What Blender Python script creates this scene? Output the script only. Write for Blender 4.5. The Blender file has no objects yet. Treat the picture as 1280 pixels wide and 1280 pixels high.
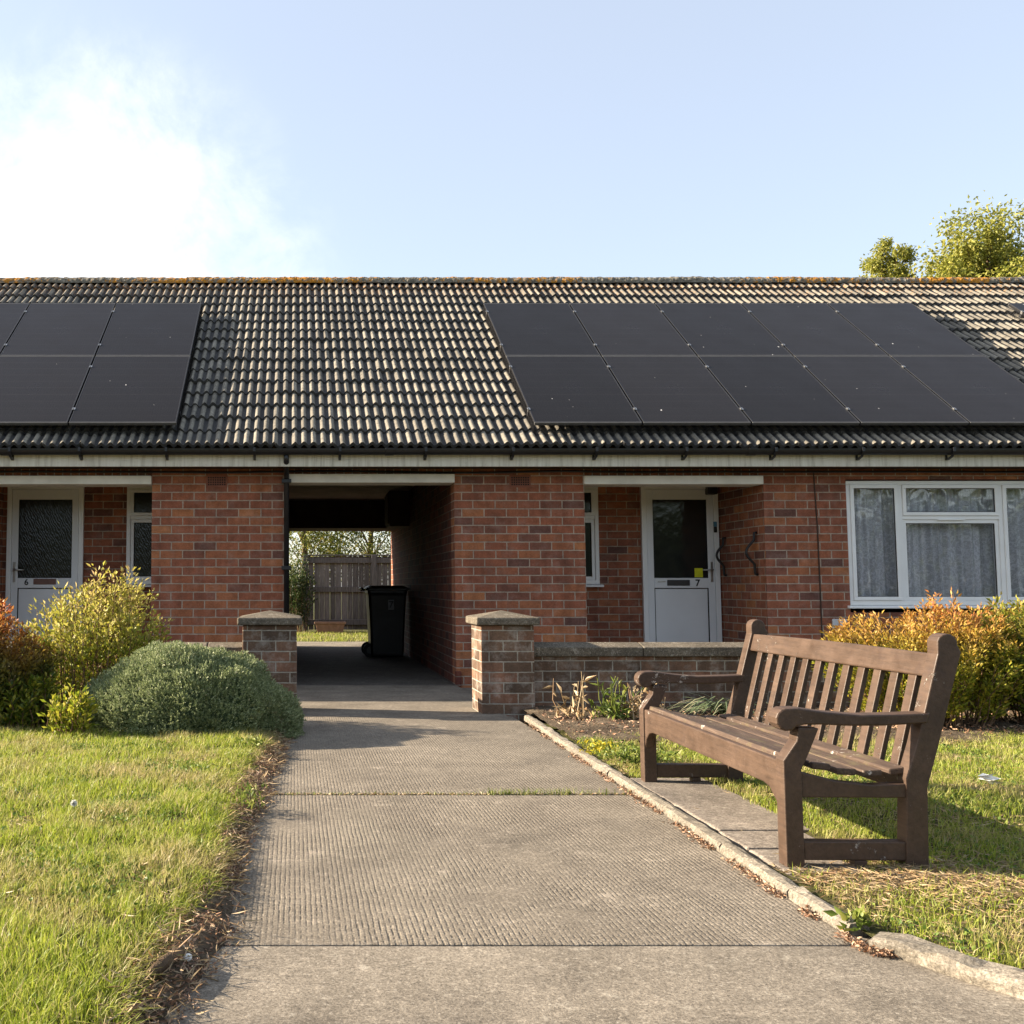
import bpy, math, random
import numpy as np
from mathutils import Vector, Matrix, noise as mnoise
random.seed(7); rng = np.random.default_rng(11)
S = bpy.context.scene; COL = S.collection
PI = math.pi
# ------------------------------------------------------------------ survey helpers (pixel -> real plane)
FPX, PX, PY, HZ, H = 1270., 368., 640., 733., 1.01
TH = math.atan((HZ-PY)/FPX); CT, ST = math.cos(TH), math.sin(TH)
def ray(u, v):
    a = (u-PX)/FPX; b = (PY-v)/FPX
    return (a, CT-b*ST, ST+b*CT)
def G(u, v, z=0.):
    r = ray(u, v); t = (z-H)/r[2]; return (r[0]*t, r[1]*t)
def W(u, v, D):
    r = ray(u, v); t = D/r[1]; return (r[0]*t, H+r[2]*t)
# ------------------------------------------------------------------ object helpers
OFF = {}
def setp(o, label=None, cat=None, group=None, kind=None):
    if label: o['label'] = label
    if cat: o['category'] = cat
    if group: o['group'] = group
    if kind: o['kind'] = kind
    return o
def thing(name, loc, label, cat, group=None, rot=None):
    o = bpy.data.objects.new(name, None); COL.objects.link(o)
    o.location = loc; o.empty_display_size = .1
    if rot: o.rotation_euler = rot
    OFF[o.name] = np.array(loc, float)
    return setp(o, label, cat, group)
def link(name, me, mat, parent=None, origin=None, smooth=False, bev=0, local=False):
    o = bpy.data.objects.new(name, me); COL.objects.link(o)
    if isinstance(mat, (list, tuple)):
        for m in mat: me.materials.append(m)
    elif mat: me.materials.append(mat)
    off = np.zeros(3)
    if parent is not None:
        o.parent = parent
        off = np.zeros(3) if local else OFF[parent.name]
        OFF[o.name] = off
    elif origin is not None:
        off = np.array(origin, float); o.location = origin; OFF[o.name] = off
    if off.any():
        n = len(me.vertices); co = np.empty(n*3); me.vertices.foreach_get('co', co)
        co = (co.reshape(-1, 3)-off).ravel(); me.vertices.foreach_set('co', co); me.update()
    if smooth: me.polygons.foreach_set('use_smooth', [True]*len(me.polygons))
    if bev:
        b = o.modifiers.new('bevel', 'BEVEL'); b.width = bev; b.segments = 2; b.limit_method = 'ANGLE'; b.angle_limit = math.radians(40)
    return o
def npmesh(name, V, F):
    V = np.asarray(V, np.float32); F = np.asarray(F, np.int32); k = F.shape[1]
    me = bpy.data.meshes.new(name)
    me.vertices.add(len(V)); me.vertices.foreach_set('co', V.ravel())
    me.loops.add(F.size); me.loops.foreach_set('vertex_index', F.ravel())
    me.polygons.add(len(F)); me.polygons.foreach_set('loop_start', np.arange(0, F.size, k, dtype=np.int32))
    me.polygons.foreach_set('loop_total', np.full(len(F), k, np.int32))
    me.update(calc_edges=True); return me
class MB:
    def __init__(s): s.v = []; s.f = []
    def add(s, vs, fs):
        n = len(s.v); s.v += [tuple(p) for p in vs]; s.f += [tuple(i+n for i in f) for f in fs]; return s
    def box(s, x0, x1, y0, y1, z0, z1, M=None):
        vs = [(x, y, z) for z in (z0, z1) for y in (y0, y1) for x in (x0, x1)]
        if M is not None: vs = [tuple(M @ Vector(p)) for p in vs]
        return s.add(vs, [(0, 2, 3, 1), (4, 5, 7, 6), (0, 1, 5, 4), (2, 6, 7, 3), (0, 4, 6, 2), (1, 3, 7, 5)])
    def beam(s, a, b, w, h, up=(0, 0, 1)):
        a = Vector(a); b = Vector(b); d = (b-a).normalized(); up = Vector(up)
        sd = d.cross(up).normalized(); u2 = sd.cross(d)
        vs = [p+sd*(i*w/2)+u2*(j*h/2) for p in (a, b) for j in (-1, 1) for i in (-1, 1)]
        return s.add(vs, [(0, 2, 3, 1), (4, 5, 7, 6), (0, 1, 5, 4), (2, 6, 7, 3), (0, 4, 6, 2), (1, 3, 7, 5)])
    def tube(s, pts, rs, n=8, cap=True):
        pts = [Vector(p) for p in pts]; m = len(pts)
        if not hasattr(rs, '__len__'): rs = [rs]*m
        vs = []; prev = None
        for i, p in enumerate(pts):
            d = (pts[min(i+1, m-1)]-pts[max(i-1, 0)]).normalized()
            ref = prev if prev is not None else (Vector((0, 0, 1)) if abs(d.z) < .9 else Vector((1, 0, 0)))
            a = d.cross(ref)
            if a.length < 1e-4: a = d.cross(Vector((.3, 1, .2)))
            a.normalize(); b = a.cross(d); b.normalize(); prev = b
            vs += [p+(a*math.cos(2*PI*k/n)+b*math.sin(2*PI*k/n))*rs[i] for k in range(n)]
        fs = [(i*n+k, i*n+(k+1) % n, (i+1)*n+(k+1) % n, (i+1)*n+k) for i in range(m-1) for k in range(n)]
        if cap: fs += [tuple(range(n-1, -1, -1)), tuple(range((m-1)*n, m*n))]
        return s.add(vs, fs)
    def prism(s, poly, axis, a, b):
        """poly of 2D points, extruded along axis 0/1/2 from a to b; 2D = the other two axes in order"""
        def P(p, t):
            q = [0, 0, 0]; o = [i for i in range(3) if i != axis]; q[axis] = t; q[o[0]] = p[0]; q[o[1]] = p[1]; return q
        n = len(poly); vs = [P(p, a) for p in poly]+[P(p, b) for p in poly]
        fs = [(i, (i+1) % n, n+(i+1) % n, n+i) for i in range(n)]+[tuple(range(n-1, -1, -1)), tuple(range(n, 2*n))]
        return s.add(vs, fs)
    def quad(s, a, b, c, d): return s.add([a, b, c, d], [(0, 1, 2, 3)])
    def build(s, name, mat, parent=None, uvproj=False, swap=False, fix=True, **k):
        me = bpy.data.meshes.new(name); me.from_pydata(s.v, [], s.f); me.update()
        if fix:
            import bmesh
            bm = bmesh.new(); bm.from_mesh(me); bmesh.ops.recalc_face_normals(bm, faces=bm.faces); bm.to_mesh(me); bm.free()
        if uvproj:
            uv = me.uv_layers.new(name='UVMap')
            for p in me.polygons:
                n = p.normal; ax = max(range(3), key=lambda i: abs(n[i]))
                for li in p.loop_indices:
                    c = me.vertices[me.loops[li].vertex_index].co
                    t = (c.y+.11, c.z) if ax == 0 else ((c.x, c.z) if ax == 1 else (c.x, c.y))
                    uv.data[li].uv = (t[1], t[0]) if swap else t
        return link(name, me, mat, parent, **k)
# ------------------------------------------------------------------ material helpers
class N:
    def __init__(s, name):
        s.m = bpy.data.materials.new(name); s.m.use_nodes = True; s.t = s.m.node_tree; s.t.nodes.clear()
        s.out = s.t.nodes.new('ShaderNodeOutputMaterial')
    def n(s, typ, ins=None, **p):
        nd = s.t.nodes.new('ShaderNode'+typ)
        for k, v in p.items(): setattr(nd, k, v)
        if ins:
            for k, v in ins.items():
                sk = nd.inputs[k]
                if hasattr(v, 'is_output') or isinstance(v, bpy.types.NodeSocket): s.t.links.new(v, sk)
                else: sk.default_value = v
        return nd
    def math(s, op, a, b=0., c=None):
        ins = {0: a, 1: b}
        if c is not None: ins[2] = c
        return s.n('Math', ins, operation=op).outputs[0]
    def noise(s, vec, scale, detail=4, rough=.55, out='Fac'):
        return s.n('TexNoise', {'Vector': vec, 'Scale': scale, 'Detail': detail, 'Roughness': rough}).outputs[out]
    def ramp(s, fac, stops, interp='LINEAR'):
        r = s.n('ValToRGB', {'Fac': fac}); r.color_ramp.interpolation = interp; e = r.color_ramp.elements
        while len(e) < len(stops): e.new(.5)
        for el, (p, c) in zip(e, stops):
            el.position = p; el.color = (c[0], c[1], c[2], 1) if hasattr(c, '__len__') else (c, c, c, 1)
        return r.outputs[0]
    def mix(s, fac, a, b, mode='MIX'):
        x = s.n('Mix', data_type='RGBA', blend_type=mode)
        for sk, v in ((x.inputs[0], fac), (x.inputs[6], a), (x.inputs[7], b)):
            if isinstance(v, bpy.types.NodeSocket): s.t.links.new(v, sk)
            else: sk.default_value = v if not hasattr(v, '__len__') else ((*v, 1) if len(v) == 3 else v)
        return x.outputs[2]
    def co(s, which='Object'): return s.n('TexCoord').outputs[which]
    def mapping(s, vec, scale=(1, 1, 1), loc=(0, 0, 0)):
        return s.n('Mapping', {'Vector': vec, 'Scale': scale, 'Location': loc}).outputs[0]
    def bump(s, h, dist=.005, strength=1., nrm=None):
        ins = {'Height': h, 'Distance': dist, 'Strength': strength}
        if nrm is not None: ins['Normal'] = nrm
        return s.n('Bump', ins).outputs[0]
    def bsdf(s, color, rough=.8, normal=None, spec=.3, **kw):
        ins = {'Base Color': (*color, 1) if isinstance(color, (tuple, list)) and len(color) == 3 else color, 'Roughness': rough, 'Specular IOR Level': spec}
        if normal is not None: ins['Normal'] = normal
        ins.update(kw); return s.n('BsdfPrincipled', ins).outputs[0]
    def done(s, sh):
        s.t.links.new(sh, s.out.inputs['Surface']); return s.m
def simple(name, color, rough=.6, spec=.4, var=.12, scale=12., bump=.0, metallic=0.):
    n = N(name); o = n.co(); f = n.noise(o, scale, 5)
    c0 = tuple(max(0, c*(1-var)) for c in color); c1 = tuple(min(1, c*(1+var)) for c in color)
    col = n.ramp(f, [(.3, c0), (.7, c1)])
    nm = n.bump(n.noise(o, scale*12, 3), bump) if bump else None
    return n.done(n.bsdf(col, rough, nm, spec, Metallic=metallic))
def brickmat(name, stops, mortar, bw=.2325, rh=.0865, ms=.0055, dirt=.0, eff=0., offx=0.):
    n = N(name); uv = n.co('UV')
    wob = n.noise(uv, 45, 2, out='Color')
    v = n.n('VectorMath', {0: uv, 1: n.n('VectorMath', {0: n.n('VectorMath', {0: wob, 1: (.5, .5, .5)}, operation='SUBTRACT').outputs[0], 'Scale': .006}, operation='SCALE').outputs[0]}, operation='ADD').outputs[0]
    v = n.mapping(v, loc=(offx, 0, 0))
    b = n.n('TexBrick', {'Vector': v, 'Color1': (0, 0, 0, 1), 'Color2': (1, 1, 1, 1), 'Mortar': (.5, .5, .5, 1), 'Scale': 1., 'Mortar Size': ms, 'Mortar Smooth': .25, 'Bias': 0., 'Brick Width': bw, 'Row Height': rh})
    b.offset = .5; b.squash = 1.
    col = n.ramp(b.outputs['Color'], stops)
    f1 = n.noise(uv, 9, 5, .65); f2 = n.noise(uv, 70, 4, .7)
    col = n.mix(1., col, n.ramp(f1, [(.25, .62), (.5, 1.), (.78, 1.32)]), 'MULTIPLY')
    col = n.mix(1., col, n.ramp(f2, [(.25, .72), (.55, 1.), (.8, 1.25)]), 'MULTIPLY')
    mc = n.mix(1., (*mortar, 1), n.ramp(n.noise(uv, 14, 5, .7), [(.25, .6), (.75, 1.25)]), 'MULTIPLY')
    col = n.mix(b.outputs['Fac'], col, mc)
    if eff:   # salts blooming on the face
        e = n.math('MULTIPLY', n.ramp(n.noise(uv, 6.5, 7, .72), [(.5, 0.), (.7, 1.)]), eff)
        col = n.mix(e, col, (.52, .48, .42, 1))
    sk = n.noise(n.mapping(uv, (7, .55, 1)), 1., 5, .65)
    col = n.mix(1., col, n.ramp(sk, [(.3, .78), (.5, 1.), (.72, 1.12)]), 'MULTIPLY')
    if dirt:
        d = n.math('MULTIPLY', n.ramp(n.noise(uv, 2.3, 6, .7), [(.42, 0.), (.66, 1.)]), dirt)
        col = n.mix(d, col, (.035, .03, .024, 1))
    hgt = n.math('ADD', n.math('MULTIPLY', n.math('SUBTRACT', 1., b.outputs['Fac']), 1.), n.math('MULTIPLY', f2, .35))
    return n.done(n.bsdf(col, .88, n.bump(hgt, .007, .9), .2))
def leafmat(name, stops, trans=.35, zcol=None, z0=0., z1=1., gloss=.35, patch=None):
    n = N(name); g = n.n('NewGeometry'); o = n.co()
    col = n.ramp(g.outputs['Random Per Island'], stops)
    if zcol:
        z = n.n('SeparateXYZ', {0: o}).outputs[2]
        f = n.n('MapRange', {'Value': n.math('ADD', z, n.math('MULTIPLY', n.math('SUBTRACT', n.noise(o, 3.5, 3), .5), .9*(z1-z0))), 'From Min': z0, 'From Max': z1}).outputs[0]
        col = n.mix(f, col, n.ramp(g.outputs['Random Per Island'], zcol))
    if patch:
        f = n.ramp(n.noise(o, patch[0], 4), [(patch[1]-.08, 0.), (patch[1]+.08, 1.)])
        col = n.mix(f, col, n.ramp(g.outputs['Random Per Island'], patch[2]))
    a = n.bsdf(col, .5, None, gloss)
    t = n.n('BsdfTranslucent', {'Color': col}).outputs[0]
    return n.done(n.n('MixShader', {0: trans, 1: a, 2: t}).outputs[0])
# palette
BR = [(0., (.13, .062, .048)), (.08, (.2, .08, .052)), (.28, (.25, .089, .051)), (.62, (.29, .1, .053)), (.9, (.325, .12, .056)), (1., (.39, .155, .065))]
M_BRICK = brickmat('house_brick', BR, (.4, .315, .24), ms=.0062, dirt=.2, eff=.13)
M_BRICKD = brickmat('shade_toned_brick', [(0., (.06, .028, .024)), (.5, (.12, .038, .027)), (1., (.165, .052, .032))], (.19, .145, .11), dirt=.35)  # darker copy of the house brick, with the passage's shade in its colour
M_GBRICK = brickmat('garden_brick', [(0., (.1, .068, .048)), (.35, (.145, .09, .06)), (.7, (.19, .115, .074)), (1., (.25, .125, .078))], (.4, .36, .29), bw=.226, rh=.0825, dirt=.45, eff=.55, offx=.035)
M_UPVC = simple('white_plastic', (.76, .76, .74), .35, .5, .05, 3)
M_DOOR = simple('door_plastic', (.68, .69, .69), .4, .5, .06, 2)
M_BLACKPL = simple('black_plastic', (.012, .012, .013), .38, .5, .2, 8)
M_RUBBER = simple('dark_rubber', (.02, .02, .02), .8, .2)
M_STEEL = simple('brushed_steel', (.45, .44, .42), .35, .5, .1, 20, metallic=1.)
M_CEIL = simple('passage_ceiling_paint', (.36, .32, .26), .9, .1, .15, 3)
M_TIMB = simple('dark_stained_timber', (.045, .03, .022), .7, .2, .3, 5)
M_INT = simple('dark_interior', (.05, .045, .04), .9, .1)
def m_fascia():
    n = N('weathered_cream_paint'); o = n.co()
    st = n.noise(n.mapping(o, (14, 14, .8)), 1.6, 6, .7)
    col = n.ramp(st, [(.28, (.30, .27, .2)), (.48, (.58, .55, .46)), (.7, (.68, .66, .57))])
    d = n.noise(o, 22, 4, .7)
    col = n.mix(n.math('MULTIPLY', n.ramp(d, [(.62, 0.), (.72, 1.)]), .5), col, (.2, .18, .12, 1))
    return n.done(n.bsdf(col, .6, n.bump(d, .002), .3))
M_FASC = m_fascia()
M_LINT = simple('white_painted_lintel', (.66, .63, .56), .6, .3, .12, 6)
def m_tile():
    n = N('weathered_concrete_tile'); uv = n.co('UV'); o = n.co()
    sx = n.n('SeparateXYZ', {0: uv})
    cx = n.math('FLOOR', n.math('DIVIDE', sx.outputs[0], .195)); cy = n.math('FLOOR', n.math('DIVIDE', sx.outputs[1], .2955))
    wn = n.n('TexWhiteNoise', {'Vector': n.n('CombineXYZ', {0: cx, 1: cy}).outputs[0]}, noise_dimensions='2D').outputs['Value']
    col = n.ramp(wn, [(0., (.138, .125, .101)), (.5, (.19, .172, .138)), (1., (.245, .222, .178))])
    f = n.noise(o, 16, 6, .7)
    col = n.mix(1., col, n.ramp(f, [(.3, .55), (.5, 1.), (.75, 1.25)]), 'MULTIPLY')
    # dark stain in troughs and lower edges, deepened to paint in their shade
    pr = n.n('Attribute', attribute_name='trough').outputs['Fac']
    tr = n.math('MULTIPLY', n.ramp(n.math('ADD', pr, n.math('MULTIPLY', n.math('SUBTRACT', n.noise(o, 9, 5, .7), .5), .7)), [(.35, 0.), (.7, 1.)]), .85)
    col = n.mix(tr, col, (.036, .036, .039, 1))
    sp = n.ramp(n.noise(o, 75, 3, .6), [(.69, 0.), (.75, 1.)])
    col = n.mix(n.math('MULTIPLY', sp, .6), col, (.5, .48, .42, 1))
    li = n.math('MULTIPLY', n.ramp(n.noise(o, 24, 4, .7), [(.58, 0.), (.64, 1.)]), n.ramp(n.math('ADD', sx.outputs[1], n.math('MULTIPLY', n.noise(o, 5, 3), .5)), [(0., 0.), (1., 0.)]))
    hz = n.n('MapRange', {'Value': n.math('ADD', sx.outputs[1], n.math('MULTIPLY', n.noise(o, 4, 3), .9)), 'From Min': 4.5, 'From Max': 5.3}).outputs[0]
    lm = n.math('MULTIPLY', n.ramp(n.noise(o, 26, 4, .7), [(.52, 0.), (.6, 1.)]), hz)
    col = n.mix(lm, col, (.36, .15, .025, 1))
    return n.done(n.bsdf(col, .85, n.bump(n.noise(o, 120, 4, .7), .003, .7), .2))
M_TILE = m_tile()
def m_ridge():
    n = N('lichen_covered_ridge'); o = n.co()
    f = n.noise(o, 18, 6, .75)
    col = n.ramp(f, [(.3, (.06, .055, .045)), (.5, (.16, .145, .115)), (.68, (.3, .28, .24))])
    big = n.noise(n.mapping(o, (1, .3, .3)), .55, 2)
    th = n.math('ADD', n.noise(o, 13, 5, .75), n.math('MULTIPLY', n.math('SUBTRACT', big, .5), .6))
    xr = n.math('DIVIDE', n.math('ADD', n.n('SeparateXYZ', {0: o}).outputs[0], 2.6), 3.2)
    th = n.math('ADD', th, n.math('SUBTRACT', n.math('MULTIPLY', n.math('EXPONENT', n.math('MULTIPLY', n.math('MULTIPLY', xr, xr), -1.)), .16), .085))
    col = n.mix(n.ramp(th, [(.5, 0.), (.58, 1.)]), col, n.ramp(n.noise(o, 40, 3), [(.3, (.32, .125, .015)), (.7, (.52, .25, .04))]))
    return n.done(n.bsdf(col, .95, n.bump(n.noise(o, 60, 5, .75), .012), .1))
M_RIDGE = m_ridge()
def m_concrete(name, c0, c1, ribs=False, seedloc=0.):
    n = N(name); o = n.mapping(n.co(), loc=(seedloc, seedloc*.7, 0))
    f = n.noise(o, 3.2, 7, .68); g = n.noise(o, 130, 4, .75); b = n.noise(o, .9, 4, .6)
    col = n.ramp(f, [(.28, c0), (.72, c1)])
    col = n.mix(1., col, n.ramp(g, [(.3, .4), (.5, 1.), (.7, 1.6)]), 'MULTIPLY')
    col = n.mix(1., col, n.ramp(b, [(.3, .8), (.7, 1.12)]), 'MULTIPLY')
    col = n.mix(1., col, n.ramp(n.noise(o, 34, 5, .7), [(.32, .72), (.55, 1.), (.72, 1.4)]), 'MULTIPLY')
    ag = n.noise(o, 78, 2, .6)
    col = n.mix(n.math('MULTIPLY', n.ramp(ag, [(.6, 0.), (.68, 1.)]), .5), col, (.4, .36, .3, 1))
    col = n.mix(n.math('MULTIPLY', n.ramp(ag, [(.33, 1.), (.41, 0.)]), .55), col, (.06, .052, .043, 1))
    st = n.math('MULTIPLY', n.ramp(n.noise(o, 15 if not ribs else 5.5, 6, .75), [(.58, 0.), (.68, 1.)]), .6)
    col = n.mix(st, col, (.42, .38, .31, 1) if not ribs else (.36, .31, .25, 1))
    dk = n.math('MULTIPLY', n.ramp(n.noise(o, 2.1, 7, .75), [(.5, 0.), (.72, 1.)]), .5)
    col = n.mix(dk, col, (.07, .061, .051, 1))
    h = n.math('MULTIPLY', g, .5)
    nm = None
    if ribs:
        sx = n.n('SeparateXYZ', {0: o})
        wob = n.math('MULTIPLY', n.math('SUBTRACT', n.noise(n.mapping(o, (26, 9, 1)), 1., 3), .5), 3.6)
        wv = n.math('SINE', n.math('ADD', n.math('MULTIPLY', sx.outputs[0], 2*PI/.0168), wob))
        wv = n.n('MapRange', {'Value': wv, 'From Min': -.2, 'From Max': 1.}).outputs[0]
        wear = n.ramp(n.noise(o, 1.9, 5, .65), [(.36, .1), (.62, 1.)])
        dash = n.ramp(n.noise(n.mapping(o, (60, 60, 1)), 1., 2), [(.38, 0.), (.6, 1.)])
        rib = n.math('MULTIPLY', n.math('MULTIPLY', wv, wear), dash)
        col = n.mix(n.math('MULTIPLY', rib, .38), col, (.085, .072, .057, 1))
        h = n.math('SUBTRACT', h, n.math('MULTIPLY', rib, .8))
    return n.done(n.bsdf(col, .9, n.bump(h, .005, .9), .15))
M_PATH = m_concrete('ribbed_concrete', (.15, .128, .1), (.235, .202, .158), True)
M_PATH2 = m_concrete('plain_concrete', (.135, .116, .091), (.26, .225, .178), False, 3.1)
M_PFLOOR = m_concrete('shade_toned_passage_concrete', (.07, .062, .054), (.13, .115, .098), False, 7.7)  # darkened concrete, paints the dimness of the passage into its floor
M_KERB = m_concrete('kerb_concrete', (.16, .14, .108), (.28, .245, .195), False, 9.)
M_COPE = m_concrete('coping_concrete', (.085, .072, .053), (.19, .16, .12), False, 5.5)
M_FLAG = m_concrete('paving_slab_concrete', (.17, .145, .12), (.27, .23, .19), False, 1.3)
def m_soil(name, c):
    n = N(name); o = n.co()
    f = n.noise(o, 6, 7, .7); g = n.noise(o, 60, 5, .75)
    col = n.ramp(f, [(.3, c[0]), (.55, c[1]), (.75, c[2])])
    col = n.mix(1., col, n.ramp(g, [(.3, .5), (.7, 1.5)]), 'MULTIPLY')
    return n.done(n.bsdf(col, .95, n.bump(g, .02), .1))
M_SOIL = m_soil('dry_soil', [(.06, .044, .03), (.13, .1, .068), (.24, .19, .135)])
M_TURF = m_soil('turf_floor', [(.04, .045, .014), (.09, .085, .03), (.17, .14, .07)])
M_FAR = m_soil('far_ground', [(.05, .06, .02), (.08, .085, .03), (.13, .11, .06)])
def m_bench():
    n = N('worn_brown_paint'); o = n.co()
    f = n.noise(o, 5, 5, .65); g = n.noise(n.mapping(o, (30, 3, 30)), 2.2, 5, .65)
    col = n.ramp(f, [(.3, (.05, .03, .019)), (.7, (.088, .053, .034))])
    col = n.mix(1., col, n.ramp(g, [(.3, .72), (.5, 1.), (.7, 1.2)]), 'MULTIPLY')
    ch = n.ramp(n.math('ADD', n.noise(o, 13, 8, .8), n.math('MULTIPLY', n.noise(o, 2.2, 3), .35)), [(.815, 0.), (.85, 1.)])
    col = n.mix(ch, col, n.ramp(n.noise(o, 40, 3), [(.3, (.3, .25, .2)), (.7, (.52, .47, .42))]))
    dk = n.ramp(n.noise(o, 9, 7, .75), [(.54, 0.), (.68, 1.)])
    col = n.mix(n.math('MULTIPLY', dk, .65), col, (.045, .027, .021, 1))
    return n.done(n.bsdf(col, n.ramp(f, [(.3, .42), (.7, .65)]), n.bump(n.math('ADD', n.math('MULTIPLY', g, .6), n.math('MULTIPLY', ch, -.6)), .003), .4))
M_BENCH = m_bench()
def m_seat():
    n = N('weathered_seat_wood'); o = n.co()
    g = n.noise(n.mapping(o, (40, 2.5, 40)), 2., 6, .7)
    col = n.ramp(g, [(.28, (.042, .027, .02)), (.5, (.08, .053, .038)), (.75, (.14, .098, .072))])
    al = n.math('MULTIPLY', n.ramp(n.noise(o, 5, 6, .75), [(.54, 0.), (.68, 1.)]), .5)
    col = n.mix(al, col, (.17, .15, .06, 1))
    ch = n.ramp(n.math('ADD', n.noise(o, 17, 8, .8), n.math('MULTIPLY', n.noise(o, 3.1, 3), .3)), [(.77, 0.), (.81, 1.)])
    col = n.mix(ch, col, (.5, .45, .4, 1))
    return n.done(n.bsdf(col, .72, n.bump(g, .004), .3))
M_SEAT = m_seat()
def m_solar():
    n = N('solar_glass'); o = n.co()
    sx = n.n('SeparateXYZ', {0: o})
    ln = n.math('PINGPONG', sx.outputs[1], .0135); l2 = n.math('PINGPONG', sx.outputs[0], .0135)
    a = n.math('LESS_THAN', ln, .0016); b = n.math('LESS_THAN', l2, .0008)
    cell = n.math('LESS_THAN', n.math('PINGPONG', sx.outputs[1], .0815), .0014)
    gr = n.math('MAXIMUM', n.math('MAXIMUM', n.math('MULTIPLY', a, .6), n.math('MULTIPLY', b, .3)), n.math('MULTIPLY', cell, .8))
    col = n.mix(1., n.mix(gr, (.0095, .0085, .009, 1), (.048, .043, .041, 1)), n.ramp(n.n('ObjectInfo').outputs['Random'], [(0., .8), (1., 1.25)]), 'MULTIPLY')
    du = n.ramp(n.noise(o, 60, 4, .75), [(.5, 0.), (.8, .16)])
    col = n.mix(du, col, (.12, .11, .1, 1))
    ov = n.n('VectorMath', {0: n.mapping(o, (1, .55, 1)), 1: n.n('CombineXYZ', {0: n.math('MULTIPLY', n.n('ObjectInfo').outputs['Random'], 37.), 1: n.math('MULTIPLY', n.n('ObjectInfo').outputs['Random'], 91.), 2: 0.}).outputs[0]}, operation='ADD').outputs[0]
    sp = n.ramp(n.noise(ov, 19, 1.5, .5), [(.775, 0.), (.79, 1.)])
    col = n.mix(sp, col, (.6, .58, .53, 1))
    return n.done(n.bsdf(col, n.ramp(n.noise(o, 2, 3), [(.3, .26), (.7, .36)]), None, .09))
M_SOLAR = m_solar()
M_PFRAME = simple('sunlit_toned_panel_frame', (.1, .097, .094), .5, .4)  # lighter than the side frames, paints the sunlit seam between panel rows
M_SFRAME = simple('black_anodised_frame', (.016, .016, .018), .45, .3)
def m_glass(name, tint=(.9, .95, .93), ior=1.5, wav=0.):
    n = N(name)
    nm = None
    if wav: nm = n.bump(n.noise(n.co(), 1.3, 2), wav)
    fr = n.n('Fresnel', {'IOR': ior, **({'Normal': nm} if nm else {})}).outputs[0]
    gl = n.n('BsdfGlossy', {'Color': (1, 1, 1, 1), 'Roughness': .0, **({'Normal': nm} if nm else {})}).outputs[0]
    tr = n.n('BsdfTransparent', {'Color': (*tint, 1)}).outputs[0]
    return n.done(n.n('MixShader', {0: n.math('MULTIPLY', fr, .85), 1: tr, 2: gl}).outputs[0])
M_GLASS = m_glass('window_glass', (.97, .975, .985), wav=.004)
def m_obscure():
    n = N('rippled_obscure_glass'); o = n.co()
    w = n.n('TexWave', {'Vector': n.mapping(o, (1, 1, .5)), 'Scale': 21., 'Distortion': 7., 'Detail': 2., 'Detail Scale': 1.2}, bands_direction='DIAGONAL').outputs['Fac']
    return n.done(n.bsdf((.02, .021, .018), .15, n.bump(w, .002, .5), .4))
M_OBS = m_obscure()
def m_dglass():
    n = N('dark_door_glass'); o = n.co()
    return n.done(n.bsdf((.016, .018, .017), .05, n.bump(n.noise(o, 9, 3), .002), .5))
M_DGL = m_dglass()
def m_lace():
    n = N('lace_curtain'); o = n.co()
    w = n.n('TexWave', {'Vector': n.mapping(o, (1, .0, .8)), 'Scale': 7., 'Distortion': 14., 'Detail': 3., 'Detail Scale': 3., 'Detail Roughness': .6}, bands_direction='DIAGONAL').outputs['Fac']
    w2 = n.n('TexWave', {'Vector': n.mapping(o, (-1, .0, .8)), 'Scale': 6., 'Distortion': 11., 'Detail': 2., 'Detail Scale': 3.5}, bands_direction='DIAGONAL').outputs['Fac']
    pat = n.math('MAXIMUM', n.ramp(w2, [(.8, 0.), (.93, .9)]), n.ramp(w, [(.76, 0.), (.9, 1.)]))
    net = n.noise(o, 330, 1)
    den = n.n('MapRange', {'Value': pat, 'To Min': .78, 'To Max': 1.05}).outputs[0]
    gat = n.ramp(n.noise(n.mapping(o, (24, 1, .5)), 1., 3, .6), [(.34, .7), (.58, 1.)])
    den = n.math('MULTIPLY', den, gat)
    den = n.math('ADD', den, n.math('MULTIPLY', n.math('SUBTRACT', net, .5), .3))
    d = n.bsdf((.9, .91, .94), .9, None, .1); t = n.n('BsdfTranslucent', {'Color': (.9, .91, .94, 1)}).outputs[0]
    cl = n.n('MixShader', {0: .2, 1: d, 2: t}).outputs[0]
    return n.done(n.n('MixShader', {0: den, 1: n.n('BsdfTransparent').outputs[0], 2: cl}).outputs[0])
M_LACE = m_lace()
def m_fence():
    n = N('grey_weathered_boards'); g = n.n('NewGeometry'); o = n.co()
    gr = n.noise(n.mapping(o, (30, 30, 2)), 2., 6, .7)
    col = n.ramp(gr, [(.3, (.085, .076, .07)), (.7, (.225, .205, .19))])
    col = n.mix(1., col, n.ramp(g.outputs['Random Per Island'], [(0., .6), (1., 1.25)]), 'MULTIPLY')
    return n.done(n.bsdf(col, .9, n.bump(gr, .003), .1))
M_FENCE = m_fence()
M_TERRA = simple('terracotta', (.25, .15, .1), .8, .2, .2, 10, .002)
M_BARK = simple('bark', (.12, .085, .055), .95, .1, .4, 9, .01)
M_STEM = simple('woody_stem', (.16, .1, .06), .9, .1, .3, 20)
M_STRAW = leafmat('dry_straw', [(0., (.2, .13, .06)), (.4, (.36, .26, .14)), (.75, (.5, .4, .25)), (1., (.3, .16, .07))], .2)
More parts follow.
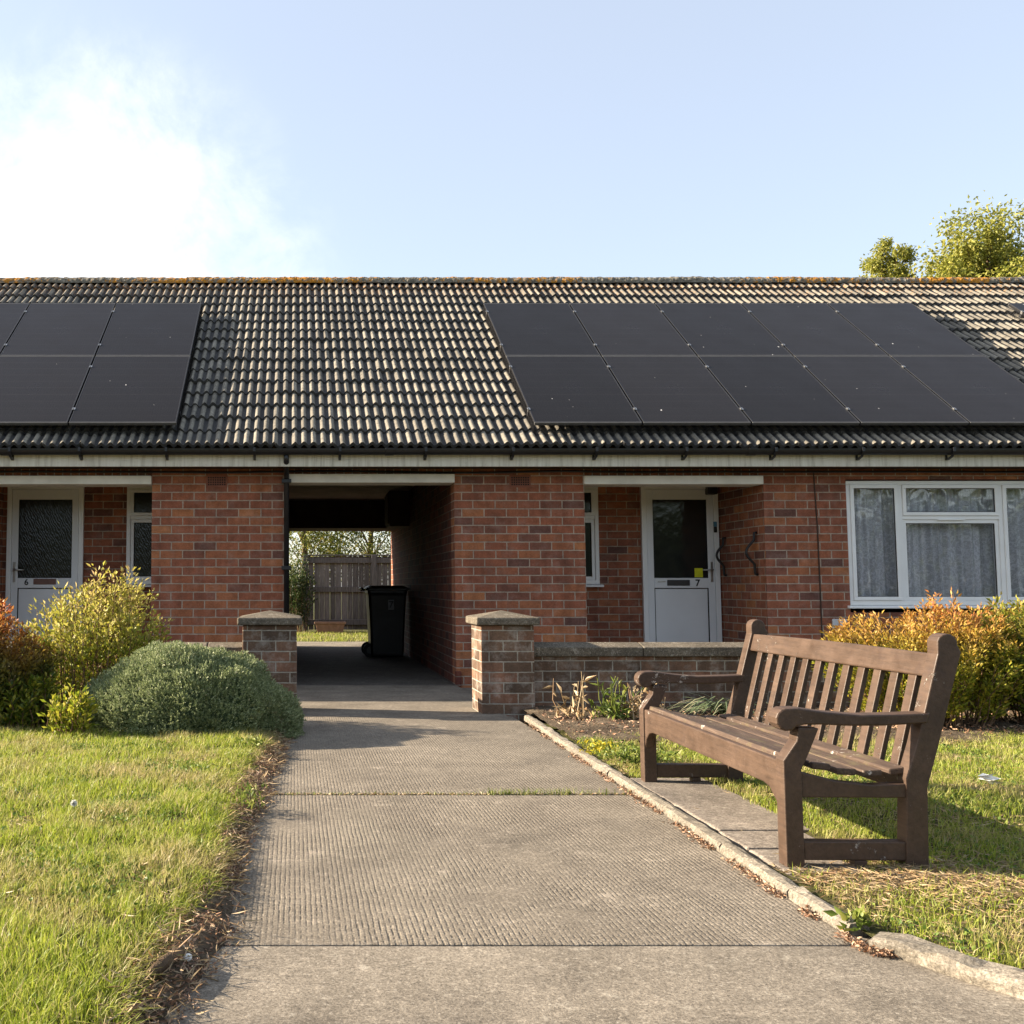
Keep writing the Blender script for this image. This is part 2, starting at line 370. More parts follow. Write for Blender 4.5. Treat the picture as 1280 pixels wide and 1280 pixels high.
M_GRASS = leafmat('lawn_blades', [(0., (.14, .2, .018)), (.35, (.255, .315, .03)), (.65, (.36, .4, .05)), (.85, (.4, .41, .1)), (.95, (.46, .38, .17)), (1., (.5, .42, .22))], .45, patch=(1.9, .55, [(0., (.2, .22, .04)), (.4, (.33, .31, .09)), (.7, (.44, .36, .16)), (1., (.5, .41, .23))]))
M_DEBRIS = leafmat('dry_debris', [(0., (.09, .055, .035)), (.3, (.2, .11, .065)), (.6, (.33, .18, .1)), (.85, (.42, .28, .18)), (1., (.55, .43, .3))], .1)
M_GOLD = leafmat('golden_leaves', [(0., (.12, .17, .014)), (.4, (.24, .28, .025)), (.75, (.4, .38, .04)), (1., (.5, .43, .08))], .42, [(0., (.36, .3, .07)), (.3, (.46, .42, .06)), (.6, (.58, .42, .2)), (.85, (.5, .5, .08)), (1., (.64, .44, .26))], .45, 1.2)
M_RED = leafmat('russet_leaves', [(0., (.05, .07, .014)), (.5, (.11, .12, .02)), (1., (.22, .17, .03))], .35, [(0., (.3, .06, .02)), (.4, (.42, .13, .03)), (.8, (.5, .22, .05)), (1., (.45, .3, .08))], .42, .85)
M_ORANGE = leafmat('orange_tipped_leaves', [(0., (.1, .14, .012)), (.4, (.24, .26, .022)), (.8, (.42, .38, .04)), (1., (.5, .36, .05))], .4, [(0., (.46, .17, .03)), (.35, (.52, .25, .08)), (.7, (.56, .36, .07)), (1., (.54, .2, .08))], .42, .85)
M_LIME = leafmat('lime_green_leaves', [(0., (.045, .075, .008)), (.4, (.1, .14, .014)), (.8, (.24, .25, .025)), (1., (.36, .3, .04))], .36, [(0., (.16, .2, .02)), (.5, (.34, .32, .04)), (.8, (.45, .34, .08)), (1., (.46, .24, .06))], .5, .95)
M_HEBE = leafmat('grey_green_leaves', [(0., (.12, .155, .065)), (.4, (.21, .255, .112)), (.8, (.32, .36, .175)), (1., (.45, .48, .28))], .28, gloss=.4)
M_CLOVER = leafmat('clover_leaves', [(0., (.07, .13, .02)), (.5, (.13, .2, .03)), (1., (.22, .27, .05))], .3)
M_WEED = leafmat('weed_leaves', [(0., (.09, .14, .02)), (.5, (.17, .22, .04)), (1., (.3, .3, .07))], .35)
M_YFLOW = leafmat('yellow_flower_leaves', [(0., (.3, .3, .02)), (.5, (.5, .42, .02)), (1., (.6, .5, .05))], .3)
M_STRAP = leafmat('grey_green_strap_leaves', [(0., (.07, .11, .05)), (.5, (.16, .2, .1)), (.85, (.33, .33, .2)), (1., (.5, .42, .26))], .25)
M_BIRCH = leafmat('birch_leaves', [(0., (.16, .18, .03)), (.4, (.26, .275, .045)), (.8, (.38, .36, .07)), (1., (.46, .42, .1))], .48)
M_HEDGE = leafmat('garden_tree_leaves', [(0., (.045, .07, .012)), (.4, (.1, .13, .02)), (.8, (.2, .2, .035)), (1., (.32, .27, .06))], .45)
M_DARKLEAF = leafmat('dark_shrub_leaves', [(0., (.02, .04, .01)), (.6, (.05, .08, .02)), (1., (.1, .13, .04))], .3)
M_WHITE = simple('white_matter', (.8, .79, .75), .8, .2)
M_NUM = simple('black_numeral', (.015, .015, .015), .5, .4)
M_GREYBOX = simple('grey_cover', (.5, .5, .5), .5, .4)
M_YSTICK = simple('lime_yellow_sticker', (.62, .62, .02), .5, .3)
M_RAIL = simple('black_grab_rail_paint', (.014, .013, .013), .45, .4)
M_BIN = simple('black_bin_plastic', (.008, .009, .009), .42, .5, .15, 6)
M_LABEL = simple('pale_bin_label', (.24, .24, .24), .7, .2)
M_LETTER = simple('dark_letterbox', (.03, .028, .028), .4, .5)
M_PLATE = simple('brown_letter_plate', (.16, .08, .06), .45, .4)
M_AIR = simple('red_clay', (.22, .085, .055), .85, .2)
M_BLUE = simple('blue_key_tag', (.08, .2, .3), .5, .3)
# ------------------------------------------------------------------ foliage builders
def unit(a): return a/np.maximum(np.linalg.norm(a, axis=1, keepdims=True), 1e-9)
def leaves(P, D, L, Wd, fold=.25):
    n = len(P); D = unit(D); R = rng.normal(size=(n, 3)); S_ = unit(np.cross(D, R)); Nn = np.cross(S_, D)
    L = np.broadcast_to(np.asarray(L, float), (n,))[:, None]; Wd = np.broadcast_to(np.asarray(Wd, float), (n,))[:, None]
    mid = P+D*L*.45
    V = np.empty((n, 4, 3)); V[:, 0] = P; V[:, 2] = P+D*L-Nn*L*.12
    V[:, 1] = mid+S_*Wd*.5+Nn*Wd*fold; V[:, 3] = mid-S_*Wd*.5+Nn*Wd*fold
    i = np.arange(n)[:, None]*4
    F = np.concatenate([i+np.array([[0, 3, 2]]), i+np.array([[0, 2, 1]])], 1).reshape(-1, 3)
    return V.reshape(-1, 3), F
def blades(P, h, w, lean, curve=.5):
    n = len(P); a = rng.uniform(0, 2*PI, n); side = np.stack([np.cos(a), np.sin(a), np.zeros(n)], 1)
    h = np.broadcast_to(h, (n,))[:, None]; w = np.broadcast_to(w, (n,))[:, None]
    up = np.array([[0, 0, 1.]]); m = P+(up*.55*h+lean*h*.3); t = P+(up*h*(1-curve*.35*np.linalg.norm(lean, axis=1, keepdims=True))+lean*h*(.9))
    V = np.empty((n, 5, 3)); V[:, 0] = P-side*w*.5; V[:, 1] = P+side*w*.5; V[:, 2] = m-side*w*.42; V[:, 3] = m+side*w*.42; V[:, 4] = t
    i = np.arange(n)[:, None]*5
    F = np.concatenate([i+np.array([[0, 1, 3]]), i+np.array([[0, 3, 2]]), i+np.array([[2, 3, 4]])], 1).reshape(-1, 3)
    return V.reshape(-1, 3), F
def merge(parts):
    V = []; F = []; k = 0
    for v, f in parts: V.append(v); F.append(f+k); k += len(v)
    return np.concatenate(V), np.concatenate(F)
def nz(x, y, s, z=0.): return mnoise.noise((x*s, y*s, z))
def shrub(name, base, label, cat, mat, nst, spread, height, lpl, L, group=None, erect=.6, stemr=.005, gapseed=0, zlow=.05, part='foliage', foot=.55):
    """woody shrub: arching stems from a crown of roots with leaves along each"""
    t = thing(name, base, label, cat, group); b = np.array(base)
    mb = MB(); LP = []; LD = []
    for k in range(nst):
        a = rng.uniform(0, 2*PI); r = math.sqrt(rng.uniform(0, 1)); e = np.array([math.cos(a)*spread[0], math.sin(a)*spread[1], 0])*r
        hh = height*(1-.38*r**2.2)*rng.uniform(.72, 1.04)*(1+.16*nz(e[0]+gapseed, e[1], 2.3))
        p0 = b+e*foot; p3 = b+e+np.array([0, 0, hh]); p1 = p0+(p3-p0)*.35+np.array([0, 0, hh*.15*erect]); 
        ts = np.linspace(0, 1, 7); pts = [(1-q)**2*p0+2*q*(1-q)*(p1+np.array([0, 0, hh*.2]))+q*q*p3 for q in ts]
        pts = [p+rng.normal(size=3)*.012 for p in pts]
        mb.tube(pts, [stemr*(1-.75*q) for q in ts], 4, False)
        q = rng.uniform(zlow, 1, lpl)**.72*6; i = np.minimum(q.astype(int), 5); fr = (q-i)[:, None]; PA = np.array(pts)
        pp = PA[i]*(1-fr)+PA[i+1]*fr; dd = unit(PA[i+1]-PA[i])
        out = rng.normal(size=(lpl, 3)); out[:, 2] = np.abs(out[:, 2])*.5
        pp = pp+unit(out)*rng.uniform(0, .055, (lpl, 1))*(height**.5)
        LP.append(pp); LD.append(dd*.55+unit(out)*.9+unit(e[None]+1e-6)*.25)
    P = np.concatenate(LP); D = np.concatenate(LD)
    V, F = leaves(P, D, rng.uniform(.6, 1.25, len(P))*L, rng.uniform(.3, .5, len(P))*L)
    mb.build('stem', M_STEM, t, fix=False)
    link(part, npmesh(part, V, F), mat, t)
    return t
def tree(name, base, h, crown, label, cat, mat, nleaf, L, trunk_r, clumps, group=None, seed=0, low=.3, droop=0.):
    r2 = np.random.default_rng(seed); t = thing(name, base, label, cat, group); b = np.array(base)
    mb = MB(); ts = np.linspace(0, 1, 7)
    tp = [b+np.array([math.sin(q*3+seed)*.12*q*h*.15, math.cos(q*2.3+seed)*.1*q*h*.12, q*h*.93]) for q in ts]
    mb.tube(tp, [trunk_r*(1-.85*q)+.01 for q in ts], 9)
    TP = np.array(tp); cent = []
    for k in range(clumps):
        g = unit(r2.normal(size=(1, 3)))[0]*r2.uniform(.25, 1.)**.5; zz = h*(low+(1-low)*(.5+.46*g[2])); q = zz/h
        wid = 1.12-.3*max(0, (q-low)/(1-low))**1.6
        e = b+np.array([g[0]*crown[0]*wid, g[1]*crown[1]*wid, zz])
        qs = max(.12, min(.92, q-.12-.2*r2.random())); i = min(int(qs*6), 5); p = TP[i]+(TP[i+1]-TP[i])*(qs*6-i)
        mid = (p+e)/2+np.array([0, 0, h*.02]); br = max(.012, trunk_r*.28*(1-q*.6))
        mb.tube([p, mid, e], [br, br*.6, br*.2], 5, False); cent.append((e, q)); cent.append((mid*.45+e*.55, q))
    LP = []; LD = []; per = nleaf//len(cent)
    for e, q in cent:
        rad = crown[0]*r2.uniform(.18, .4)*(1.1-.4*q); m = int(per*r2.uniform(.6, 1.4))
        g = r2.normal(size=(m, 3)); g = g*rad*.5*np.array([1, 1, 1.15]); g[:, 2] -= droop*r2.random(m)
        LP.append(e+g); d = unit(g)+r2.normal(size=(m, 3))*.6; d[:, 2] -= .5; LD.append(d)
    P = np.concatenate(LP); V, F = leaves(P, np.concatenate(LD), r2.uniform(.6, 1.3, len(P))*L, r2.uniform(.45, .7, len(P))*L)
    mb.build('trunk', M_BARK, t, fix=False, smooth=True)
    link('crown', npmesh('crown', V, F), mat, t)
    return t
# ================================================================== CAMERA, SUN, SKY
cam = bpy.data.cameras.new('camera'); co = bpy.data.objects.new('camera', cam); COL.objects.link(co)
cam.sensor_width = 36; cam.lens = 36*FPX/1280; cam.shift_x = (640-PX)/1280; cam.clip_start = .05; cam.clip_end = 3000
co.location = (0, 0, H); co.rotation_euler = (PI/2+TH, 0, 0); S.camera = co
KX, KY = 2.2, .45
sd = Vector((-KX, KY, 1)).normalized(); EL = math.asin(sd.z); AZ = math.atan2(sd.x, sd.y)
sl = bpy.data.lights.new('sun', 'SUN'); sl.energy = 5.; sl.angle = math.radians(.53); sl.color = (1., .85, .66)
so = bpy.data.objects.new('sun', sl); COL.objects.link(so); so.rotation_euler = sd.to_track_quat('Z', 'Y').to_euler(); so.location = (-12, 3, 9)
wd = bpy.data.worlds.new('World'); S.world = wd; wd.use_nodes = True; wt = wd.node_tree; wt.nodes.clear()
def wn(typ, ins=None, **p):
    nd = wt.nodes.new('ShaderNode'+typ)
    for k, v in p.items(): setattr(nd, k, v)
    for k, v in (ins or {}).items():
        if isinstance(v, bpy.types.NodeSocket): wt.links.new(v, nd.inputs[k])
        else: nd.inputs[k].default_value = v
    return nd
sky = wn('TexSky', sky_type='NISHITA', sun_disc=False, sun_elevation=EL, sun_rotation=AZ, altitude=50., air_density=1., dust_density=1.3, ozone_density=1.)
tc = wn('TexCoord').outputs['Generated']
def cloudmask(c, width, sc, lo, hi, st, nw=.9):
    c = Vector(c).normalized()
    d = wn('VectorMath', {0: tc, 1: tuple(c)}, operation='DISTANCE').outputs['Value']
    fall = wn('MapRange', {'Value': d, 'From Min': width, 'From Max': 0.}).outputs[0]
    nn = wn('TexNoise', {'Vector': tc, 'Scale': sc, 'Detail': 9., 'Roughness': .64, 'Distortion': .3}).outputs['Fac']
    s = wn('Math', {0: fall, 1: wn('Math', {0: nn, 1: nw}, operation='MULTIPLY').outputs[0]}, operation='ADD').outputs[0]
    m = wn('MapRange', {'Value': s, 'From Min': lo, 'From Max': hi, 'To Max': st}, interpolation_type='SMOOTHSTEP').outputs[0]
    k = wn('MapRange', {'Value': fall, 'From Min': 0., 'From Max': .3, 'To Min': .0}, interpolation_type='SMOOTHSTEP').outputs[0]
    return wn('Math', {0: m, 1: k}, operation='MULTIPLY').outputs[0]
c1 = cloudmask((-.22, 1, .275), .285, 9., .74, 1.72, .85, 1.5)
c2 = cloudmask((-.9, .8, .30), .55, 6., .75, 1.25, .7)
cl = wn('Math', {0: c1, 1: c2}, operation='MAXIMUM').outputs[0]
veil = wn('Mix', data_type='RGBA'); veil.inputs[0].default_value = .3; wt.links.new(sky.outputs[0], veil.inputs[6]); veil.inputs[7].default_value = (6.2, 6.42, 6.9, 1)
mx = wn('Mix', data_type='RGBA'); wt.links.new(cl, mx.inputs[0]); wt.links.new(veil.outputs[2], mx.inputs[6]); mx.inputs[7].default_value = (6.3, 6.35, 6.5, 1)
bg = wn('Background', {'Color': mx.outputs[2], 'Strength': .07}); wo = wn('OutputWorld', {'Surface': bg.outputs[0]})
S.view_settings.view_transform = 'Standard'; S.view_settings.look = 'None'; S.view_settings.exposure = 1.78; S.view_settings.gamma = 1.
S.render.engine = 'CYCLES'
S.cycles.max_bounces = 8; S.cycles.transparent_max_bounces = 12; S.cycles.use_denoising = True
# ================================================================== GROUND
DW, DR, DB = 10.558, 11.667, 17.3
g = MB(); g.quad((-600, -300, -.06), (600, -300, -.06), (600, 900, -.06), (-600, 900, -.06))
setp(g.build('ground', M_FAR), kind='structure')
def slab(name, x0, x1, y0, y1, mat, z=0., th=.12, rag=0.):
    mb = MB(); mb.prism([(x0, y0), (x1, y0), (x1, y1), (x0, y1)], 2, z-th, z)
    return setp(mb.build(name, mat, bev=.006), kind='structure')
slab('path', -.42, 1.665, 2.954, 5.02, M_PATH, 0)
slab('path', -.30, 1.70, 5.045, 8.02, M_PATH, .0)
slab('path', -.09, 1.665, 8.03, 10.5, M_PATH2, 0)
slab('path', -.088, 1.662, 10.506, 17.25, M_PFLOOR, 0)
p = MB(); p.prism([(-1.6, -2.5), (4.5, -2.5), (4.5, 1.75), (2.55, 2.3), (1.66, 2.93), (1.60, 2.946), (-.62, 2.946), (-1.2, 1.6)], 2, -.12, 0.)
setp(p.build('pavement', M_PATH2, bev=.006), kind='structure')
s_ = MB(); s_.box(-9, 14, 8.25, 10.6, -.14, -.03); setp(s_.build('forecourt', M_PATH2), kind='structure')
# kerb edging of rounded concrete lengths, some broken
kp = [G(*q) for q in ((655, 900), (705, 935), (760, 972), (830, 1018), (900, 1066), (985, 1124), (1062, 1171))]
def kerbrun(pts, wd_, ht, seed, jit=.008):
    r = np.random.default_rng(seed); pts = np.array(pts); V = []; 
    prof = [(0, -.08), (0, .6), (.12, .92), (.5, 1.03), (.85, .95), (1, .7), (1, -.08)]
    seg = []; 
    for a, b in zip(pts[:-1], pts[1:]):
        m = max(2, int(np.linalg.norm(b-a)/.045)); seg += [a+(b-a)*i/m for i in range(m)]
    seg.append(pts[-1]); seg = np.array(seg); k = len(prof)
    for i, q in enumerate(seg):
        d = seg[min(i+1, len(seg)-1)]-seg[max(i-1, 0)]; d = d/np.linalg.norm(d); nx = np.array([-d[1], d[0]])
        if nx[0] < 0: nx = -nx
        for u_, z_ in prof:
            w2 = u_*wd_; o = q+nx*(w2+r.normal()*jit*.5); V.append((o[0], o[1], z_*ht+r.normal()*jit*(.55 if z_ > 0 else 0)))
    F = [(i*k+j, i*k+j+1, (i+1)*k+j+1, (i+1)*k+j) for i in range(len(seg)-1) for j in range(k-1)]
    F += [tuple(range(k)), tuple(range(len(V)-1, len(V)-k-1, -1))]
    mb = MB(); mb.add(V, F); return mb
cuts = [0, 2, 4, 5, 6]
for i in range(4):
    a = [np.array(q) for q in kp[cuts[i]:cuts[i+1]+1]]
    a[-1] = a[-1]+(a[-2]-a[-1])*.012
    setp(kerbrun(a, .06, .036, i, .004).build('kerb', M_KERB, smooth=False), kind='structure')
kb = [np.array(G(*q)) for q in ((1088, 1188), (1150, 1207), (1215, 1230), (1290, 1252), (1420, 1300))]
setp(kerbrun(kb, .10, .04, 9, .009).build('kerb', M_KERB), kind='structure')
# paving flags under the bench
for (y0, y1, x0, x1) in ((4.235, 5.36, 1.735, 2.12), (3.945, 4.215, 1.72, 2.06), (3.6, 3.925, 1.715, 1.99)):
    setp(MB().box(x0, x1, y0, y1, -.05, .02).build('paving', M_FLAG, bev=.008), kind='structure')
# turf and soil beds: bumpy sheets
EDGE = [G(*q) for q in ((352, 905), (335, 938), (292, 990), (277, 1060), (262, 1120), (212, 1172), (150, 1280))]
def edge_x(y):
    ys = [q[1] for q in EDGE][::-1]; xs = [q[0] for q in EDGE][::-1]; return np.interp(y, ys, xs)+.022+.05*mnoise.noise((y*2.6, 3, 0))+.028*mnoise.noise((y*8, 5, 0))
PEDGE = [G(*q) for q in ((371, 893), (352, 960), (338, 990), (318, 1040), (300, 1100), (303, 1160), (262, 1225), (215, 1280), (100, 1400))]
def path_x(y):
    ys = [q[1] for q in PEDGE][::-1]; xs = [q[0] for q in PEDGE][::-1]; return np.interp(y, ys, xs)
def zl(x, y):   # left turf height
    e = edge_x(y)-x
    k = np.clip(e/.14, 0, 1); return (.062*k**.6 + .004)+.012*mnoise.noise((x*2.2, y*2.2, 1))+.006*mnoise.noise((x*9, y*9, 2))*k
def zr(x, y):
    if 1.69 < x < 2.09 and 3.58 < y < 5.38: return .004
    return .018+.012*mnoise.noise((x*2, y*2, 5))+.006*mnoise.noise((x*8, y*8, 7))
def sheet(name, x0f, x1f, y0, y1, zf, mat, nx, ny, kind='structure'):
    V = []; 
    for j in range(ny+1):
        y = y0+(y1-y0)*j/ny; a, b = x0f(y), x1f(y)
        for i in range(nx+1):
            q = (i/nx); x = a+(b-a)*q; V.append((x, y, zf(x, y)))
    F = [(j*(nx+1)+i, j*(nx+1)+i+1, (j+1)*(nx+1)+i+1, (j+1)*(nx+1)+i) for j in range(ny) for i in range(nx)]
    return setp(link(name, npmesh(name, V, F), mat, smooth=True), kind=kind)
def zsl(x, y):
    e = path_x(y)-x; k = min(1, max(0, e/.10)); return -.012+.045*k+.022*k*mnoise.noise((x*11, y*11, 3))+.02*k*mnoise.noise((x*4, y*4, 4))
sheet('soil', lambda y: -6., lambda y: path_x(y)+.03, 1.0, 8.3, lambda x, y: zsl(x, y) if x > -1.2 or y > 6.3 else -.02, M_SOIL, 150, 160)
sheet('lawn', lambda y: -6., lambda y: edge_x(y), 1.0, 6.75, zl, M_TURF, 120, 120)
KR = np.array(kp+[tuple(q) for q in kb])
def kerb_x(y):
    o = np.argsort(KR[:, 1]); return np.interp(y, KR[o, 1], KR[o, 0])+.07
sheet('lawn', lambda y: kerb_x(y)-.035, lambda y: 9., 2.25, 7.1, zr, M_TURF, 160, 120)
sheet('soil', lambda y: 1.80, lambda y: 9., 6.6, 8.3, lambda x, y: .026+.03*max(0, min(1, (y-6.6)/.3))*(.6+mnoise.noise((x*7, y*7, 3)))+.02*mnoise.noise((x*3, y*3, 3)), M_SOIL, 160, 50)
# ---- grass blades
def scatter(n, xf, y0, y1, zf, keep, power=1.):
    P = []; tries = 0
    while len(P) < n and tries < n*6:
        tries += 1; y = y0+(y1-y0)*rng.random()**power; a, b = xf(y); x = a+(b-a)*rng.random()
        if keep(x, y): P.append((x, y, zf(x, y)))
    return np.array(P)
def lawn(P, hbase, dry):
    n = len(P); tuft = np.array([.5+.5*mnoise.noise((p[0]*5, p[1]*5, 9)) for p in P]); big = np.array([.5+.5*mnoise.noise((p[0]*1.4, p[1]*1.4, 4)) for p in P])
    h = hbase*(.35+.8*tuft+.45*big)*rng.uniform(.4, 1.4, n)
    la = rng.uniform(0, 2*PI, n)+np.array([2*mnoise.noise((p[0]*2.3, p[1]*2.3, 2)) for p in P]); lm = rng.uniform(.1, .95, n)
    lean = np.stack([np.cos(la)*lm+.15, np.sin(la)*lm, np.zeros(n)], 1)
    return blades(P-np.array([[0, 0, .006]]), h, rng.uniform(.0018, .004, n)*(.75+P[:, 1]*.085), lean)
def keepL(x, y):
    e = edge_x(y)-x
    if e < 0: return False
    d = .5+.5*mnoise.noise((x*3.1, y*3.1, 21))-.35*max(0, mnoise.noise((x*5.3, y*6.3, 61))-.15)*3; return rng.random() < min(1, (.22+1.25*d)*min(1, .3+e/.10))
PL = scatter(150000, lambda y: (max(-5.5, -.42*y-1.0), edge_x(y)+.01), 1.9, 6.72, zl, keepL, 1.15)
vf1 = lawn(PL, .047, 0)
# shaggy fringe hanging over the lawn's edge
def fringe(n):
    P = []
    for _ in range(n):
        y = rng.uniform(2.0, 6.7); x = edge_x(y)-abs(rng.normal())*.05+.012*mnoise.noise((y*9, 0, 3))
        if .5+.5*mnoise.noise((y*4.3, 1, 0)) > .32: P.append((x, y, zl(x, y)))
    return np.array(P)
PF = fringe(5200); n = len(PF)
ln = np.stack([rng.normal(size=n)*.7+.55, rng.normal(size=n)*.75, np.zeros(n)], 1)
vf2 = blades(PF, rng.uniform(.02, .075, n), rng.uniform(.002, .004, n), ln, .7)
V, F = merge([vf1, vf2])
setp(link('grass', npmesh('grass', V, F), M_GRASS), kind='stuff', label='sunlit yellow green lawn grass left of the path')
BX0, BX1 = 1.70, 2.16
def keepR(x, y):
    if x < kerb_x(y)+.03: return False
    if BX0 < x < (1.98 if y < 3.93 else 2.09)+.04*mnoise.noise((y*6, 0, 1)) and 3.57 < y < 5.38: return False
    d = .5+.5*mnoise.noise((x*2.6, y*2.6, 33)); f = 1.
    if y < 3.75: f = .55+.4*(x-1.8)
    if y > 6.3 and x < 2.6: f = .5
    if y > 6.75: f *= max(0, (7.05-y)/.3)
    # trodden, dried ground in front of and beside the bench
    q = math.hypot((x-2.15)/.45, (y-3.55)/.22); f *= min(1, .3+q*.5)
    return rng.random() < (.2+1.2*d)*f
PR = scatter(112000, lambda y: (kerb_x(y), min(7.5, .75*y+1.6)), 2.3, 7.05, zr, keepR, 1.05)
V, F = lawn(PR, .038, 0)
setp(link('grass', npmesh('grass', V, F), M_GRASS), kind='stuff', label='patchy lawn grass under and behind the bench')
def lowleaf(P, L, name, label):
    n = len(P); D = rng.normal(size=(n, 3)); D[:, 2] = np.abs(D[:, 2])*.35+.1; V, F = leaves(P, D, rng.uniform(.5, 1.3, n)*L, rng.uniform(.5, .9, n)*L, .15)
    setp(link(name, npmesh(name, V, F), M_CLOVER), kind='stuff', label=label)
Q = scatter(13000, lambda y: (-3., edge_x(y)-.02), 2.0, 6.6, lambda x, y: zl(x, y)+.006+.016*rng.random(), lambda x, y: mnoise.noise((x*2.4, y*2.4, 70)) > .16 or rng.random() < .05)
lowleaf(Q, .017, 'clover', 'clover and small broad leaves in the left lawn')
Q = scatter(9000, lambda y: (kerb_x(y)+.04, 4.5), 2.4, 6.8, lambda x, y: zr(x, y)+.004+.014*rng.random(), lambda x, y: (mnoise.noise((x*2.2, y*2.2, 71)) > .16 or rng.random() < .06) and not (BX0 < x < BX1 and 3.5 < y < 5.36))
lowleaf(Q, .017, 'clover', 'clover and small broad leaves in the right lawn')
# dry straw and clippings lying on both lawns
def litter(P, L, w, mat, name, label, tilt=.25):
    n = len(P); a = rng.uniform(0, 2*PI, n); D = np.stack([np.cos(a), np.sin(a), rng.normal(size=n)*tilt], 1)
    V, F = leaves(P, D, rng.uniform(.5, 1.4, n)*L, rng.uniform(.5, 1.2, n)*w)
    return setp(link(name, npmesh(name, V, F), mat), kind='stuff', label=label)
Q = np.concatenate([scatter(9000, lambda y: (-3.2, edge_x(y)), 2.0, 6.6, lambda x, y: zl(x, y)+.012*rng.random(), lambda x, y: mnoise.noise((x*2, y*2, 40)) > -.05),
                    scatter(14000, lambda y: (kerb_x(y)+.02, 4.6), 2.4, 6.9, lambda x, y: zr(x, y)+.01*rng.random(), lambda x, y: (mnoise.noise((x*2, y*2, 41)) > 0 or (y < 3.8 and x < 2.7) or rng.random() < .15) and not (BX0 < x < BX1 and 3.53 < y < 5.36 and rng.random() < .93))])
Q = np.concatenate([Q, scatter(4200, lambda y: (kerb_x(y)+.02, 2.75), 3.0, 3.85, lambda x, y: zr(x, y)+.004+.016*rng.random(), lambda x, y: rng.random() < math.exp(-((x-2.15)/.42)**2-((y-3.5)/.2)**2))])
litter(Q, .05, .0035, M_STRAW, 'dry_grass', 'dry straw coloured clippings lying on the lawns', .12)
def keepD(x, y): return (mnoise.noise((x*3+y*4.2, y*2.1, 12)) > -.18 or rng.random() < .25) and x > edge_x(y)-.05 and x < path_x(y)+.035*mnoise.noise((y*7, 2, 2))+.01
Q = scatter(11000, lambda y: (edge_x(y)-.06, path_x(y)+.06), 1.9, 7.9, lambda x, y: zsl(x, y)+.02*rng.random(), keepD)
litter(Q[::4]+np.array([0, 0, .012]), .05, .003, M_STRAW, 'dry_grass', 'dry straw lying over the debris beside the path', .35)
litter(Q, .018, .0065, M_DEBRIS, 'debris', 'red brown bark and leaf debris along the left path edge', .6)
def keepK(x, y): return True
Q = []
for _ in range(2600):
    y = 2.85+(7.6-2.85)*rng.random()**1.6; d_ = abs(rng.normal())*.016; 
    if mnoise.noise((y*5, 0, 8)) > -.12: Q.append((kerb_x(y)-.075-d_, y, .002+.012*rng.random()))
litter(np.array(Q), .016, .008, M_DEBRIS, 'debris', 'orange brown leaf crumbs gathered against the kerb', .4)
Q = scatter(5200, lambda y: (1.84, 6.5), 6.75, 8.2, lambda x, y: .035+.03*rng.random(), lambda x, y: True)
litter(Q, .03, .012, M_DEBRIS, 'debris', 'dry leaf litter on the soil below the garden wall', .5)
# weeds and moss growing in the slab joint
Q = np.array([(rng.uniform(-.1, 1.66), 5.033+rng.normal()*.009, 0) for _ in range(900)])
Q = Q[[(q[0] > .93 and q[0] < 1.35) or rng.random() < .35 for q in Q]]
n = len(Q); V, F = blades(Q, rng.uniform(.008, .03, n)*np.where(Q[:, 0] > .9, 1.5, .7), .003, rng.normal(size=(n, 3))*np.array([.6, .6, 0]))
setp(link('joint_moss', npmesh('joint_moss', V, F), M_WEED), kind='stuff', label='moss and tiny grass in the joint across the path')
Q = np.array([(rng.uniform(-.22, 1.66), 5.033+rng.normal()*.008, .002) for _ in range(700)])
litter(Q, .014, .007, M_STRAW, 'debris', 'pale straw crumbs filling the joint across the path', .3)
# ================================================================== BUNGALOW
HL = (3.0, DW, 0)
hs = thing('terraced_bungalow', HL, 'long red brick bungalow with tiled roof, white doors 6 and 7 and covered passage', 'bungalow')
WL, WR, TOPZ = -9.5, 14.5, 2.235
XA, XB, XP0, XP1, XC, XD = -3.36, -1.485, -.09, 1.668, 3.024, 4.895
WX0, WX1, WZ0, WZ1 = 5.755, 7.95, .80, 2.105
LZ = 2.15
wl = MB(); T = .24
def wb(x0, x1, z0=0., z1=TOPZ): wl.box(x0, x1, DW, DW+T, z0-.1, z1)
for q in ((WL, XA), (XB, XP0), (XP1, XC)):
    wb(*q); wl.build('front_wall', M_BRICK, hs, uvproj=True); wl = MB()
wb(XD, WX0); wb(WX1, WR); wl.box(WX0, WX1, DW, DW+T, -.1, WZ0-.06); wl.box(WX0, WX1, DW, DW+T, 2.125, TOPZ)
wl.build('front_wall', M_BRICK, hs, uvproj=True)
for a, b in ((XA, XB), (XP0, XP1), (XC, XD)): MB().box(a+.001, b-.001, DW+.004, DW+T, 2.162 if a != XP0 else 2.179, TOPZ).build('soldier_course', M_BRICK, hs, uvproj=True, swap=True)
for a, b, zb, zt in ((XA-.01, XB-.003, 2.068, 2.16), (XP0+.012, XP1-.002, 2.085, 2.178), (XC-.012, XD-.02, 2.068, 2.16)):
    MB().box(a, b, DW-.055, DW+T, zb, zt-.001).build('lintel', M_LINT, hs, bev=.006)
